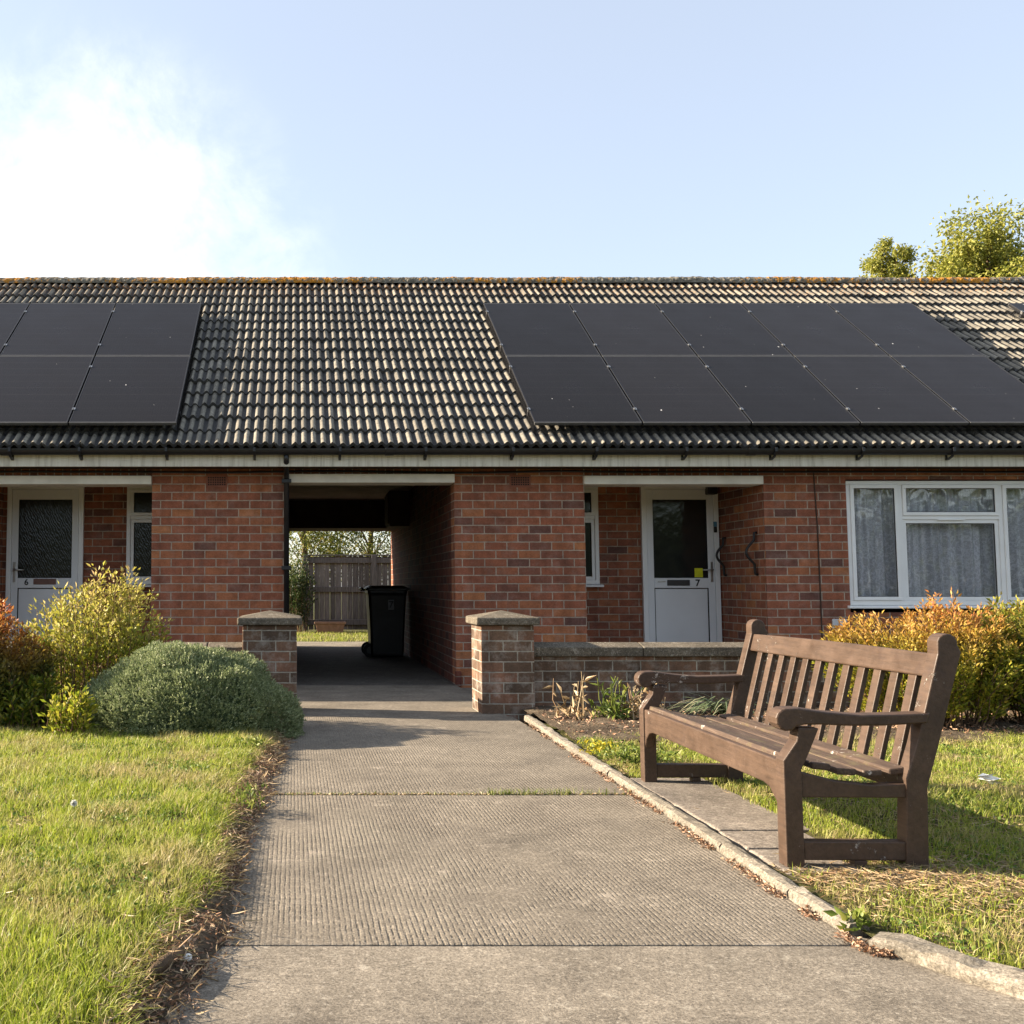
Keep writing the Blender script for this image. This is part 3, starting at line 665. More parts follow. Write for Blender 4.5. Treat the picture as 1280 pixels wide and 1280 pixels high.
# recess and passage walls
for s0, s1 in ((XA, XB), (XC, XD)):
    MB().box(s0-.12, s1+.12, DR+.03, DR+.2, -.1, 2.30).build('porch_wall', M_BRICK, hs, uvproj=True)
    MB().box(s0-.2, s0, DW+T+.001, DR+.029, -.1, 2.30).build('porch_wall', M_BRICK, hs, uvproj=True)
    MB().box(s1, s1+.2, DW+T+.001, DR+.029, -.1, 2.30).build('porch_wall', M_BRICK, hs, uvproj=True)
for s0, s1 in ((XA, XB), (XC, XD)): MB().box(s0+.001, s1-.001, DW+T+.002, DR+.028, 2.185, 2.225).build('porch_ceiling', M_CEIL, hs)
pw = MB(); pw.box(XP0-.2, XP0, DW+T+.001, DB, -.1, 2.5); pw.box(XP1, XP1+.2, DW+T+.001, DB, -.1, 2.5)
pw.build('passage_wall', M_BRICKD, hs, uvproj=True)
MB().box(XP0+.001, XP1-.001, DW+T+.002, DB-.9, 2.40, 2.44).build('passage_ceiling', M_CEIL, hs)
MB().box(XP0+.001, XP1-.001, DB-.898, DB-.002, 1.95, 2.55).build('passage_beam', M_TIMB, hs)
bw = MB(); bw.box(WL, XP0, DB+.001, DB+.24, -.1, 2.3); bw.box(XP1, WR, DB+.001, DB+.24, -.1, 2.3); bw.box(XP0, XP1, DB+.001, DB+.24, 1.96, 2.3)
bw.build('rear_wall', M_BRICK, hs, uvproj=True)
for x in (WL, WR-.24): gw = MB(); gw.add([(x, DW+T+.01, -.1), (x, DB, -.1), (x, DB, 2.3), (x, 13.99, 4.9), (x, DW+T+.01, 2.3), (x+.24, DW+T+.01, -.1), (x+.24, DB, -.1), (x+.24, DB, 2.3), (x+.24, 13.99, 4.9), (x+.24, DW+T+.01, 2.3)],
    [(0, 1, 2, 3, 4), (9, 8, 7, 6, 5), (0, 5, 6, 1), (1, 6, 7, 2), (2, 7, 8, 3), (3, 8, 9, 4), (4, 9, 5, 0)]); gw.build('gable_wall', M_BRICK, hs, uvproj=True)
# meter cupboard high in the passage
cb = MB().box(XP1-.29, XP1-.002, 14.7, 15.3, 1.88, 2.39).build('meter_cupboard', M_TIMB, hs, bev=.006)
MB().box(XP1-.31, XP1-.29, 14.74, 15.26, 1.92, 2.35).build('cupboard_door', M_TIMB, cb, bev=.003)
# plinth brick rubble at passage corner
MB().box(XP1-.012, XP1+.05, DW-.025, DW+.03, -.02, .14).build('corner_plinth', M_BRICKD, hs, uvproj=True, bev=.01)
# roof
Y0, Z0, SL = 10.18, 2.405, .75; SN = math.sqrt(1+SL*SL); CU, SU = 1/SN, SL/SN; GA = .2955; NC = 16; PITCH = .0975
def roof_pt(x, s, hgt): return (x, Y0+s*CU-hgt*SU, Z0+s*SU+hgt*CU)
xs = np.arange(WL-.1, WR+.1, PITCH/10); ph = (xs/PITCH) % 1.
prof = .033*np.clip(.5+.62*np.cos(2*PI*ph), 0, 1)**.9
tro = 1-np.clip(.5+.62*np.cos(2*PI*ph), 0, 1)
tid = np.floor(xs/(2*PITCH)).astype(int); RV = []; RF = []; UV = []; TR = []
nx = len(xs)
for c in range(NC):
    rr = np.random.default_rng(100+c); jt = rr.normal(size=tid.max()-tid.min()+2)*.0035; jz = jt[tid-tid.min()]; js = (rr.normal(size=len(jt))*.0075)[tid-tid.min()]
    s0 = c*GA; s1 = s0+GA+.03
    for k, (s, hh) in enumerate(((s0, -.010), (s0, .030), (s0, .030), (s0+GA*.5, .0155), (s1, .001))):
        h_ = prof*(1.12 if k < 3 else 1.)+hh+jz; ss = s+js
        RV.append(np.stack([xs, Y0+ss*CU-h_*SU, Z0+ss*SU+h_*CU], 1)); UV.append(np.stack([xs, np.full(nx, s0+.02+(s-s0)*.85)], 1)); TR.append(tro if k > 1 else np.ones(nx))
    b = c*5*nx; i = np.arange(nx-1)
    for k in (0, 2, 3):
        RF.append(np.stack([b+k*nx+i, b+k*nx+i+1, b+(k+1)*nx+i+1, b+(k+1)*nx+i], 1))
RV = np.concatenate(RV); RF = np.concatenate(RF); UV = np.concatenate(UV); TR = np.concatenate(TR)
me = npmesh('roof', RV, RF); me.polygons.foreach_set('use_smooth', [True]*len(me.polygons))
ul = me.uv_layers.new(name='UVMap'); ul.data.foreach_set('uv', UV[RF.ravel()].astype(np.float32).ravel())
at = me.attributes.new('trough', 'FLOAT', 'POINT'); at.data.foreach_set('value', TR.astype(np.float32))
bm_sharp = None
roof = link('roof', me, M_TILE, hs)
RY, RZ = Y0+NC*GA*CU, Z0+NC*GA*SU
rs = MB(); rs.quad((WL-.1, RY, RZ), (WR+.1, RY, RZ), (WR+.1, 2*RY-Y0+.0, Z0-.03), (WL-.1, 2*RY-Y0, Z0-.03)); rs.quad((WL, Y0+.12, Z0-.02), (WR, Y0+.12, Z0-.02), (WR, RY, RZ-.09), (WL, RY, RZ-.09))
rs.build('rear_roof', M_TILE, hs, uvproj=True)
rd = MB(); x = WL-.1; k = 0
while x < WR:
    r_ = .118+random.uniform(-.004, .004); dz = random.uniform(-.004, .004); n_ = 10
    for e in range(2): pass
    vs = []; segs = 20
    for i in range(segs+1):
        xx = x+.448*i/segs
        for j in range(n_+1):
            a = PI*j/n_; q = r_+.014*mnoise.noise((xx*16, j*.9, k))+.006*mnoise.noise((xx*40, j*2, k)); vs.append((xx, RY-math.cos(a)*q*1.2, RZ-.03+dz+math.sin(a)*q*.95))
    fs = [(i*(n_+1)+j, i*(n_+1)+j+1, (i+1)*(n_+1)+j+1, (i+1)*(n_+1)+j) for i in range(segs) for j in range(n_)]+[tuple(range(n_+1)), tuple(range(segs*(n_+1), (segs+1)*(n_+1)))]
    rd.add(vs, fs); x += .45; k += 1
rd.build('ridge_tile', M_RIDGE, roof)
# fascia, soffit, gutter
MB().box(WL, WR, 10.24, 10.265, 2.222, 2.352).build('fascia', M_FASC, hs, bev=.003)
MB().box(WL, WR, 10.266, DW-.001, 2.236, 2.248).build('soffit', M_TIMB, hs)
gu = MB(); n_ = 10
pr = [(10.175-.06*math.cos(a), 2.392-.062*math.sin(a)) for a in [PI*j/n_ for j in range(n_+1)]]+[(10.175+.055*math.cos(a), 2.392-.055*math.sin(a)) for a in [PI*j/n_ for j in range(n_+1)]]
gu.prism(pr, 0, WL, WR)
gut = gu.build('gutter', M_BLACKPL, hs)
for u in (13, 100, 208, 318, 425, 532, 641, 745, 857, 968, 1077, 1190, 1290):
    x = W(u, 572, 10.15)[0]; b = MB()
    b.prism([(10.238, 2.40), (10.238, 2.315), (10.22, 2.30), (10.15, 2.318), (10.108, 2.365), (10.108, 2.402), (10.10, 2.402), (10.10, 2.36), (10.145, 2.31), (10.215, 2.285), (10.2385, 2.285), (10.2395, 2.40)], 0, x-.012, x+.012)
    b.build('gutter_bracket', M_BLACKPL, gut)
for u in (6, 487, 940):
    x = W(u, 568, 10.15)[0]; b = MB()
    pr2 = [(10.175-.068*math.cos(a), 2.394-.07*math.sin(a)) for a in [PI*j/n_ for j in range(n_+1)]]
    b.prism(pr2+[(10.243, 2.4), (10.107, 2.4)][:0], 0, x-.045, x+.045); b.build('gutter_joint', M_BLACKPL, gut, bev=.004)
# downpipe by passage and cable under soffit
xd = XP0+.008
dp = MB(); dp.tube([(xd, 10.19, 2.34), (xd, 10.21, 2.28), (xd, 10.44, 2.20), (xd, 10.50, 2.14), (xd, 10.50, .02)], .028, 12); dpo = dp.build('downpipe', M_BLACKPL, hs, smooth=True)
for z in (2.1, 1.2, .35):
    MB().box(xd-.05, xd+.05, 10.458, 10.557, z-.02, z+.02).build('pipe_clip', M_BLACKPL, dpo, bev=.004)
cbm = MB(); pts = []
x = WL
while x < WR: pts.append((x, DW-.014, 2.208+.012*mnoise.noise((x*.8, 0, 0))-.010*abs(math.sin(x*1.1)))); x += .3
cbm.tube(pts, .012, 6); cbm.build('cable', M_BLACKPL, hs)
cv = MB(); xx = W(1023, 700, DW)[0]; cv.tube([(xx-.02, DW-.006, 2.2), (xx, DW-.006, 1.6), (xx+.005, DW-.006, .8), (xx+.005, DW-.006, .1)], .006, 6); cv.build('cable', M_TIMB, hs)
# air bricks
for u in (271, 650):
    x, z = W(u, 601.5, DW); a = MB().box(x-.112, x+.112, DW-.006, DW+.05, z-.066, z+.066); o = a.build('air_brick', M_AIR, hs, bev=.003)
    h_ = MB()
    for i in range(8):
        for j in range(4): cx_, cz_ = x-.084+i*.024, z-.036+j*.024; h_.box(cx_-.0075, cx_+.0075, DW-.0085, DW-.004, cz_-.0075, cz_+.0075)
    h_.build('vent_holes', M_RUBBER, o)
# windows
def window(x0, x1, z0, z1, yf, splits, glass, lace=True, sill=True):
    """splits: list of (x0,x1,[(z0,z1,opening)])"""
    f = MB(); t = .05
    f.box(x0, x1, yf, yf+.06, z0, z0+t); f.box(x0, x1, yf, yf+.06, z1-t*.8, z1)
    xsb = [x0]+[s[0] for s in splits[1:]]+[x1]
    for i, xb in enumerate(xsb):
        w = .045; a = xb if i == 0 else (xb-w if i == len(xsb)-1 else xb-w/2); f.box(a, a+w, yf+.0005, yf+.0595, z0+t, z1-t*.8)
    for i, (a, b, rows) in enumerate(splits):
        for j in range(1, len(rows)): zc = rows[j][1]; f.box(a+.0225 if i else a+.045, b-.0225 if i < len(splits)-1 else b-.045, yf+.001, yf+.059, zc-.02, zc+.02)
    fo = f.build('window', M_UPVC, hs, bev=.004)
    for i, (a, b, rows) in enumerate(splits):
        a2 = a+(.045 if i == 0 else .0225); b2 = b-(.045 if i == len(splits)-1 else .0225)
        for j, (za, zb, op) in enumerate(rows):
            za2 = za+(t if za == z0 else .02); zb2 = zb-(t*.8 if zb == z1 else .02); q = .038
            sm = MB(); yy = yf-.012 if op else yf+.012
            for (p0, p1, r0, r1) in ((a2+.001, b2-.001, za2+.001, za2+q), (a2+.001, b2-.001, zb2-q, zb2-.001), (a2+.001, a2+q, za2+q, zb2-q), (b2-q, b2-.001, za2+q, zb2-q)): sm.box(p0, p1, yy, yy+.045, r0, r1)
            so_ = sm.build('sash', M_UPVC, fo, bev=.003)
            ga = MB().box(a2+q-.001, b2-q+.001, yy+.018, yy+.022, za2+q-.001, zb2-q+.001); ga.build('pane', glass, fo)
            gk = MB()
            for (p0, p1, r0, r1) in ((a2+q, b2-q, za2+q, za2+q+.006), (a2+q, b2-q, zb2-q-.006, zb2-q), (a2+q, a2+q+.006, za2+q+.006, zb2-q-.006), (b2-q-.006, b2-q, za2+q+.006, zb2-q-.006)): gk.box(p0, p1, yy+.008, yy+.017, r0, r1)
            gk.build('gasket', M_RUBBER, fo)
    if sill: MB().prism([(yf-.055, z0-.032), (yf+.03, z0-.032), (yf+.03, z0-.001), (yf-.03, z0-.004), (yf-.055, z0-.014)], 0, x0-.03, x1+.03).build('window_sill', M_UPVC, fo, bev=.003)
    return fo
xm0, xm1 = W(1129, 700, DW)[0], W(1255, 700, DW)[0]
bigw = window(WX0, WX1, WZ0+.015, WZ1+.005, DW+.012, [(WX0, xm0, [(WZ0+.015, WZ1+.005, True)]), (xm0, xm1, [(1.725, WZ1+.005, True), (WZ0+.015, 1.725, False)]), (xm1, WX1, [(WZ0+.015, WZ1+.005, True)])], M_GLASS)
tv = MB().box((xm0+xm1)/2-.14, (xm0+xm1)/2+.14, DW+.002, DW+.013, 1.698, 1.71); tv.build('trickle_vent', M_UPVC, bigw)
# lace curtain: gathered folds
V = []; nx_, nz_ = 620, 14; xs_ = np.linspace(WX0+.02, WX1-.02, nx_)
fold = .02*np.sin(xs_*62+3*np.sin(xs_*6.3))+.026*np.sin(xs_*33+1.3+2.4*np.sin(xs_*3.1)); 
for j in range(nz_):
    z = WZ0+.03+(WZ1-WZ0-.05)*j/(nz_-1); q = 1-.3*j/(nz_-1)
    V.append(np.stack([xs_+.004*np.sin(z*3+xs_*9), DW+.17+fold*q+.004*np.sin(z*4+xs_*13), np.full(nx_, z)], 1))
V = np.concatenate(V); i, j = np.meshgrid(np.arange(nx_-1), np.arange(nz_-1)); b = (j*nx_+i).ravel(); F = np.stack([b, b+1, b+nx_+1, b+nx_], 1)
link('curtain', npmesh('curtain', V, F), M_LACE, hs, smooth=True)
rm = MB(); y0, y1, x0, x1 = DW+T+.005, DW+2.6, WX0-.5, WX1+.5
rm.quad((x0, y1, 0), (x1, y1, 0), (x1, y1, 2.24), (x0, y1, 2.24)); rm.quad((x0, y0, 0), (x0, y1, 0), (x0, y1, 2.24), (x0, y0, 2.24)); rm.quad((x1, y0, 0), (x1, y1, 0), (x1, y1, 2.24), (x1, y0, 2.24)); rm.quad((x0, y0, 0), (x1, y0, 0), (x1, y1, 0), (x0, y1, 0)); rm.quad((x0, y0, 2.24), (x1, y0, 2.24), (x1, y1, 2.24), (x0, y1, 2.24))
rm.build('room_interior', M_INT, hs, fix=False)
# ornaments on the inner sill
def ornament(u, v, r_, hgt):
    x, z = W(u, v, DW+.1); m = MB(); zz = WZ0+.045
    m.tube([(x, DW+.12, zz), (x, DW+.12, zz+.01), (x, DW+.12, zz+hgt*.4), (x, DW+.12, zz+hgt*.7), (x, DW+.12, zz+hgt)], [r_, r_*.7, r_, r_*.5, r_*.2], 10)
    o = m.build('ornament', M_WHITE, None, origin=(x, DW+.12, zz), smooth=True); return o
setp(ornament(1171, 740, .018, .07), 'small white ornament on the sill behind the wide middle pane, left one', 'ornament', 'ornaments on the window sill')
setp(ornament(1208, 743, .014, .05), 'small white ornament on the sill behind the wide middle pane, right one', 'ornament', 'ornaments on the window sill')
# porch windows (half hidden by front walls)
def porch_window(x0, x1, glass):
    y = DR+.018
    return window(x0, x1, 1.035, 2.165, y-.02, [(x0, x1, [(1.80, 2.165, True), (1.035, 1.80, False)])], glass)
porch_window(3.5-.62, 3.5, M_DGL); porch_window(-1.93, -1.93+.62, M_OBS)
def door(x0, x1, num, glass, hinge_left, sticker):
    y = DR-.012; z1 = 2.185; z0 = .12
    fr = MB()
    for q in ((x0, x0+.055, z0, z1), (x1-.055, x1, z0, z1), (x0+.055, x1-.055, z1-.055, z1)): fr.box(q[0], q[1], y, y+.07, q[2], q[3])
    fr.box(x0, x1, y-.03, y+.07, z0-.04, z0)
    d = fr.build('door_frame', M_UPVC, hs, bev=.004)
    a, b = x0+.058, x1-.058; gl, gr_, gb, gt = a+.075, b-.075, W(848, 722.5, DR)[1], W(848, 624.5, DR)[1]; pb, pt = .25, W(848, 735, DR)[1]; yl = y+.012
    lf = MB()
    for q in ((a, gl, z0+.005, z1-.058), (gr_, b, z0+.005, z1-.058), (gl, gr_, gt, z1-.058), (gl, gr_, pt, gb), (gl, gr_, z0+.005, pb)): lf.box(q[0], q[1], yl, yl+.045, q[2], q[3])
    l = lf.build('door', M_DOOR, hs, bev=.004)
    MB().box(gl-.001, gr_+.001, yl+.016, yl+.03, gb-.001, gt+.001).build('pane', glass, l)
    MB().box(gl+.008, gr_-.008, yl+.014, yl+.03, pb+.008, pt-.008).build('panel', M_DOOR, l, bev=.006)
    gk = MB()
    for (p0, p1, r0, r1) in ((gl, gr_, gb, gb+.008), (gl, gr_, gt-.008, gt), (gl, gl+.008, gb+.008, gt-.008), (gr_-.008, gr_, gb+.008, gt-.008), (gl, gr_, pb, pb+.007), (gl, gr_, pt-.007, pt), (gl, gl+.007, pb+.007, pt-.007), (gr_-.007, gr_, pb+.007, pt-.007)): gk.box(p0, p1, yl+.004, yl+.015, r0, r1)
    gk.build('gasket', M_RUBBER, l)
    hx = b-.037 if not hinge_left else a+.037; s = -1 if not hinge_left else 1
    hb = MB().box(hx-.014, hx+.014, yl-.01, yl-.001, 1.06, 1.29); ho = hb.build('handle', M_STEEL, l, bev=.003)
    lv = MB(); lv.tube([(hx, yl-.01, 1.2), (hx, yl-.05, 1.2), (hx+s*.02, yl-.055, 1.2), (hx+s*.12, yl-.052, 1.197)], .009, 8); lv.build('lever', M_STEEL, ho, smooth=True)
    cx = (gl+gr_)/2
    return l, cx, yl, gl, gr_
def numeral(txt, x, y, z, size, mat, parent):
    c = bpy.data.curves.new('number', 'FONT'); c.body = txt; c.size = size; c.extrude = .0015; c.offset = size*.022; c.align_x = 'CENTER'; c.align_y = 'CENTER'
    tmp = bpy.data.objects.new('tmp', c); COL.objects.link(tmp); bpy.context.view_layer.update()
    me = bpy.data.meshes.new_from_object(tmp.evaluated_get(bpy.context.evaluated_depsgraph_get())); bpy.data.objects.remove(tmp); me.materials.clear(); me.materials.append(mat)
    o = bpy.data.objects.new('number', me); COL.objects.link(o); o.parent = parent; off = OFF[parent.name]
    o.location = (x-off[0], y-off[1], z-off[2]); o.rotation_euler = (PI/2, 0, 0); return o
l7, cx, yl, gl, gr_ = door(3.992, 4.878, '7', M_DGL, False, True)
x, z = W(848, 728.5, DR); MB().box(x-.13, x+.13, yl-.009, yl-.001, z-.033, z+.033).build('letterbox', M_LETTER, l7, bev=.004)
x, z = W(827, 727, DR); MB().box(x-.045, x+.045, yl-.006, yl-.001, z-.008, z+.008).build('maker_plate', M_STEEL, l7, bev=.002)
x, z = W(872, 729, DR); numeral('7', x, yl-.003, z, .105, M_NUM, l7)
x, z = W(874, 716, DR); MB().box(x-.047, x+.047, yl+.0125, yl+.0155, z-.053, z+.053).build('sticker', M_YSTICK, l7)
l6, cx, yl, gl, gr_ = door(-3.305, -2.425, '6', M_OBS, True, False)
x, z = W(33, 728, DR); numeral('6', x, yl-.003, z, .095, M_NUM, l6)
x, z = W(56, 727, DR); MB().box(x-.13, x+.13, yl-.009, yl-.001, z-.033, z+.033).build('letterbox', M_PLATE, l6, bev=.004)
x, z = W(893, 659, DR); kx = MB().box(x-.015, x+.017, DR-.035, DR-.0125, z-.062, z+.005).build('doorbell', M_NUM, hs, bev=.004); MB().box(x-.017, x+.019, DR-.03, DR-.0125, z+.006, z+.062).build('bell_label', M_BLUE, kx, bev=.003)
# grab rails on the porch wall, lantern, cover plate
def grab(y, z0, z1, o=.11):
    m = MB(); x = XD; pts = [(x-.004, y, z1+.02), (x-.03, y, z1+.015), (x-.033, y, z1-.05)]
    pts += [(x-.035-o*math.sin(PI*k/12)**1.2, y, z1-.06+(z0-z1+.1)*k/12) for k in range(13)]
    pts += [(x-.033, y, z0-.02), (x-.03, y, z0-.06), (x-.004, y, z0-.065)]; m.tube(pts, .014, 8)
    m.build('grab_rail', M_RAIL, hs, smooth=True)
grab(10.74, 1.2, 1.56, .085); grab(11.52, 1.2, 1.54, .075)
x, z = W(1049, 784, DW); MB().box(x-.075, x+.075, DW-.02, DW-.001, z-.085, z+.085).build('cover_plate', M_GREYBOX, hs, bev=.004)
lb = MB().box(XA+.001, XA+.07, 11.2, 11.32, 1.42, 1.62).build('key_safe', M_BLACKPL, hs, bev=.01)
MB().box(XD-.16, XD-.05, DR-.10, DR+.028, 2.06, 2.16).build('porch_light', M_BLACKPL, hs, bev=.015)
# ================================================================== SOLAR ARRAYS
TILT = math.atan(SL); PW, PH_, PT = 1.095, 1.652, .035; PX_, PG = 1.112, 1.667
ARR = [('left', -1.205, -1, 3), ('right', 2.452, 1, 5), ('far', 9.25, 1, 1)]
S_B = .235; PZ = .165
def panel_proto():
    r = thing('solar_panel', (0, 0, 0), 'x', 'solar panel', 'solar panels on the roof')
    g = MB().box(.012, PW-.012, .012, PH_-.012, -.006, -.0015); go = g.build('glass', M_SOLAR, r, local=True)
    for q in ((0, PW, 0, .014), (0, PW, PH_-.014, PH_)): MB().box(q[0], q[1], q[2], q[3], -PT, 0).build('end_frame', M_PFRAME, r, local=True, bev=.002)
    for q in ((0, .012, .0142, PH_-.0142), (PW-.012, PW, .0142, PH_-.0142)): MB().box(q[0], q[1], q[2], q[3], -PT, 0).build('side_frame', M_SFRAME, r, local=True, bev=.002)
    for y in (.3, PH_-.3):
        c = MB().box(-.02, .012, y-.022, y+.022, .0005, .006).box(-.012, .0, y-.02, y+.02, -.03, .0); c.add(*[[(-.014, y-.006, .006), (-.002, y-.006, .006), (-.002, y+.006, .006), (-.014, y+.006, .006), (-.014, y-.006, .013), (-.002, y-.006, .013), (-.002, y+.006, .013), (-.014, y+.006, .013)], [(4, 5, 6, 7), (0, 1, 5, 4), (1, 2, 6, 5), (2, 3, 7, 6), (3, 0, 4, 7)]])
        c.build('clamp', M_STEEL, r, local=True)
    for y in (.3, PH_-.3): MB().box(-.012, PW+.012, y-.02, y+.02, -PT-.045, -PT-.001).build('rail', M_SFRAME, r, local=True)
    return r
ORD = ['first', 'second', 'third', 'fourth', 'fifth']
proto = None
for an, xe, sg, nc in ARR:
    for c in range(nc):
        for row in range(2):
            x0 = xe+c*PX_ if sg > 0 else xe-(c+1)*PX_+(PX_-PW)
            if proto is None: r = proto = panel_proto()
            else:
                r = proto.copy(); COL.objects.link(r)
                for ch in proto.children: cc = ch.copy(); COL.objects.link(cc); cc.parent = r
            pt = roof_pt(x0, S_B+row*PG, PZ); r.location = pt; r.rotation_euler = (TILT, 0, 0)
            rw_ = 'bottom' if row == 0 else 'top'
            if an == 'left': lab = f'black solar panel, {rw_} row of left array, {ORD[c]} from the bare tiles'
            elif an == 'right': lab = f'black solar panel, {rw_} row of wide right array, {ORD[c]} from the bare tiles'
            else: lab = f'black solar panel, {rw_} row of the array cut off by the right edge'
            r['label'] = lab
# bird guard wire skirts round each array
for an, xe, sg, nc in ARR:
    a = xe if sg > 0 else xe-nc*PX_; b = xe+nc*PX_ if sg > 0 else xe
    mb = MB(); top = PZ-.012
    def wire(x, s, j):
        p0 = roof_pt(x, s, top); p1 = roof_pt(x+random.uniform(-.004, .004), s, -.002+.012*random.random()); mb.beam(p0, p1, .0022, .0022, (1, .2, 0))
    x = a
    while x < b: wire(x, S_B-.006, 0); x += .0125
    for h_ in (.05, .10): mb.beam(roof_pt(a, S_B-.006, h_), roof_pt(b, S_B-.006, h_), .0018, .0018)
    for xx in (a-.006, b+.006):
        s = S_B
        while s < S_B+2*PG-.02: wire(xx, s, 1); s += .016
        for h_ in (.05, .10): mb.beam(roof_pt(xx, S_B, h_), roof_pt(xx, S_B+2*PG-.03, h_), .0018, .0018, (1, 0, 0))
    txt = {'left': 'black wire bird guard skirting the left solar array', 'right': 'black wire bird guard skirting the wide right solar array', 'far': 'black wire bird guard on the cut off array at the roof far right'}[an]
    setp(mb.build('bird_guard', M_SFRAME, None, origin=roof_pt(a, S_B, 0), fix=False), txt, 'bird guard', 'wire bird guards under the solar arrays')
# ================================================================== GARDEN WALLS
def garden_wall(px0, px1, wx0, wx1, label):
    t = thing('garden_wall', ((px0+px1)/2, 8.36, 0), label, 'garden wall', 'garden walls either side of the path')
    y0, y1 = 8.134, 8.575
    pr_ = MB().box(px0, px1, y0, y1, -.1, .70).build('pier', M_GBRICK, t, uvproj=True, bev=.006)
    o = .042; cx, cy = (px0+px1)/2, (y0+y1)/2
    c = MB(); A = [(px0-o, y0-o), (px1+o, y0-o), (px1+o, y1+o), (px0-o, y1+o)]
    vs = [(x, y, .702) for x, y in A]+[(x, y, .762) for x, y in A]+[(cx, cy, .815)]
    c.add(vs, [(3, 2, 1, 0), (0, 1, 5, 4), (1, 2, 6, 5), (2, 3, 7, 6), (3, 0, 4, 7), (4, 5, 8), (5, 6, 8), (6, 7, 8), (7, 4, 8)])
    c.build('pier_cap', M_COPE, pr_, bev=.012)
    MB().box(wx0, wx1, 8.255, 8.47, -.1, .445).build('wall', M_GBRICK, t, uvproj=True)
    x = wx0; step = .9
    while x < wx1-.05:
        e = min(x+step-.006, wx1); MB().prism([(8.222, .447), (8.5, .447), (8.5, .525), (8.361, .556), (8.222, .522)], 0, x, e).build('coping', M_COPE, t, bev=.008); x += step
    return t
PRX0, PRX1 = W(602, 850, 8.134)[0], W(668.5, 850, 8.134)[0]
PLX0, PLX1 = W(303, 850, 8.134)[0], W(371, 850, 8.134)[0]
garden_wall(PRX0, PRX1, PRX1+.001, 6.8, 'low brick garden wall with capped pier running behind the bench')
garden_wall(PLX0, PLX1, -5.2, PLX0-.001, 'low brick garden wall with capped pier rising behind the rounded grey green shrub')
# ================================================================== BENCH (faces the path)
YN, YF = 3.70, 5.265      # near and far end frames (centres)
bn = thing('park_bench', (2.0, 4.48, 0), 'brown painted wooden slatted bench with scrolled arms facing the path', 'bench')
lw = .066
def sideprof(poly, y, w, name, mat=M_BENCH, par=bn, bev=.004):
    return MB().prism(poly, 1, y-w/2, y+w/2).build(name, mat, par, bev=bev)
for y in (YN, YF):
    # front leg: straight to the seat, then swept back under the arm
    sideprof([(1.742, .0), (1.806, .0), (1.806, .36), (1.835, .42), (1.872, .505), (1.80, .507), (1.792, .46), (1.742, .39)], y, lw, 'leg')
    # rear post: upright to the seat, raked above, rolled top
    top = [(2.30+.075*.5+.036*math.cos(a), .805+.036*math.sin(a)) for a in [PI*(-.05+k*1.1/8) for k in range(9)]]
    sideprof([(2.16, 0.), (2.238, 0.), (2.246, .3), (2.295, .46), (2.385, .775)]+top+[(2.302, .77), (2.215, .45), (2.175, .33)], y, lw, 'leg')
    # arm with scroll
    arm = []
    up = [(1.752, .575), (1.80, .577), (1.9, .563), (2.02, .553), (2.15, .556), (2.265, .561)]
    dn = [(2.252, .524), (2.1, .515), (1.98, .514), (1.88, .518), (1.822, .518)]
    sc_ = [(1.76+.041*math.cos(a), .535+.041*math.sin(a)) for a in [math.radians(q) for q in (-35, -70, -100, -130, -160, 170, 145, 120)]]
    sideprof(up+dn+sc_, y, .075, 'armrest', bev=.006)
    # seat bearer under slats, lower stretcher with stub foot
    sideprof([(1.807, .26), (2.18, .26), (2.185, .31), (2.05, .305), (1.93, .318), (1.807, .35)], y, .045, 'seat_bearer')
    MB().box(1.806, 2.168, y-.025, y+.025, .042, .108).build('stretcher', M_BENCH, bn, bev=.005)
    MB().box(1.985, 2.03, y-.022, y+.022, -.02, .0415).build('foot', M_BENCH, bn, bev=.003)
ya, yb = YN+lw/2, YF-lw/2
# front rail with curved brackets
fr = [(ya, .385), (yb, .385), (yb, .19), (yb-.02, .235), (yb-.07, .272), (yb-.12, .282), (ya+.12, .282), (ya+.07, .272), (ya+.02, .235), (ya, .19)]
MB().prism(fr, 0, 1.748, 1.79).build('front_rail', M_BENCH, bn, bev=.006)
MB().box(2.2, 2.24, ya, yb, .27, .345).build('back_rail', M_BENCH, bn, bev=.005)
ov = .03
for (x0, x1, z, tl) in ((1.775, 1.84, .398, 9), (1.86, 1.928, .376, 6), (1.949, 2.018, .358, 2), (2.04, 2.108, .353, -3), (2.13, 2.198, .361, -7)):
    Mx = Matrix.Translation(((x0+x1)/2, 0, z)) @ Matrix.Rotation(math.radians(tl), 4, 'Y'); w2 = (x1-x0)/2
    MB().box(-w2, w2, ya-(ov if x0 > 1.8 else .0), yb+(ov if x0 > 1.8 else 0), -.024, 0, Mx).build('seat_slat', M_SEAT, bn, bev=.006)
tl = math.atan2(.085-.0, .31)
def backpt(z): return 2.225+(z-.345)*.255
# top rail (slightly bellied top edge)
Mx = Matrix.Translation((backpt(.72), 0, .72)) @ Matrix.Rotation(math.atan(.255), 4, 'Y')
tr_ = []
for k in range(13): q = k/12; tr_.append((ya+(yb-ya)*q, .045+.006*math.sin(PI*q)))
tr_ += [(yb, -.042), (ya, -.042)]
m = MB(); m.prism(tr_, 0, -.02, .02); m.v = [tuple(Mx @ Vector(p)) for p in m.v]; m.build('top_rail', M_BENCH, bn, bev=.006)
pitch = (yb-ya)/12.6
for k in range(12):
    y = ya+pitch*(k+.8); a = Vector((backpt(.34), y, .34)); b = Vector((backpt(.69), y, .69))
    MB().beam(a, b, .052, .02, (1, 0, -.25)).build('back_slat', M_BENCH, bn, bev=.003)
bn.rotation_euler.z = -.0224; bn.location.x += .0175
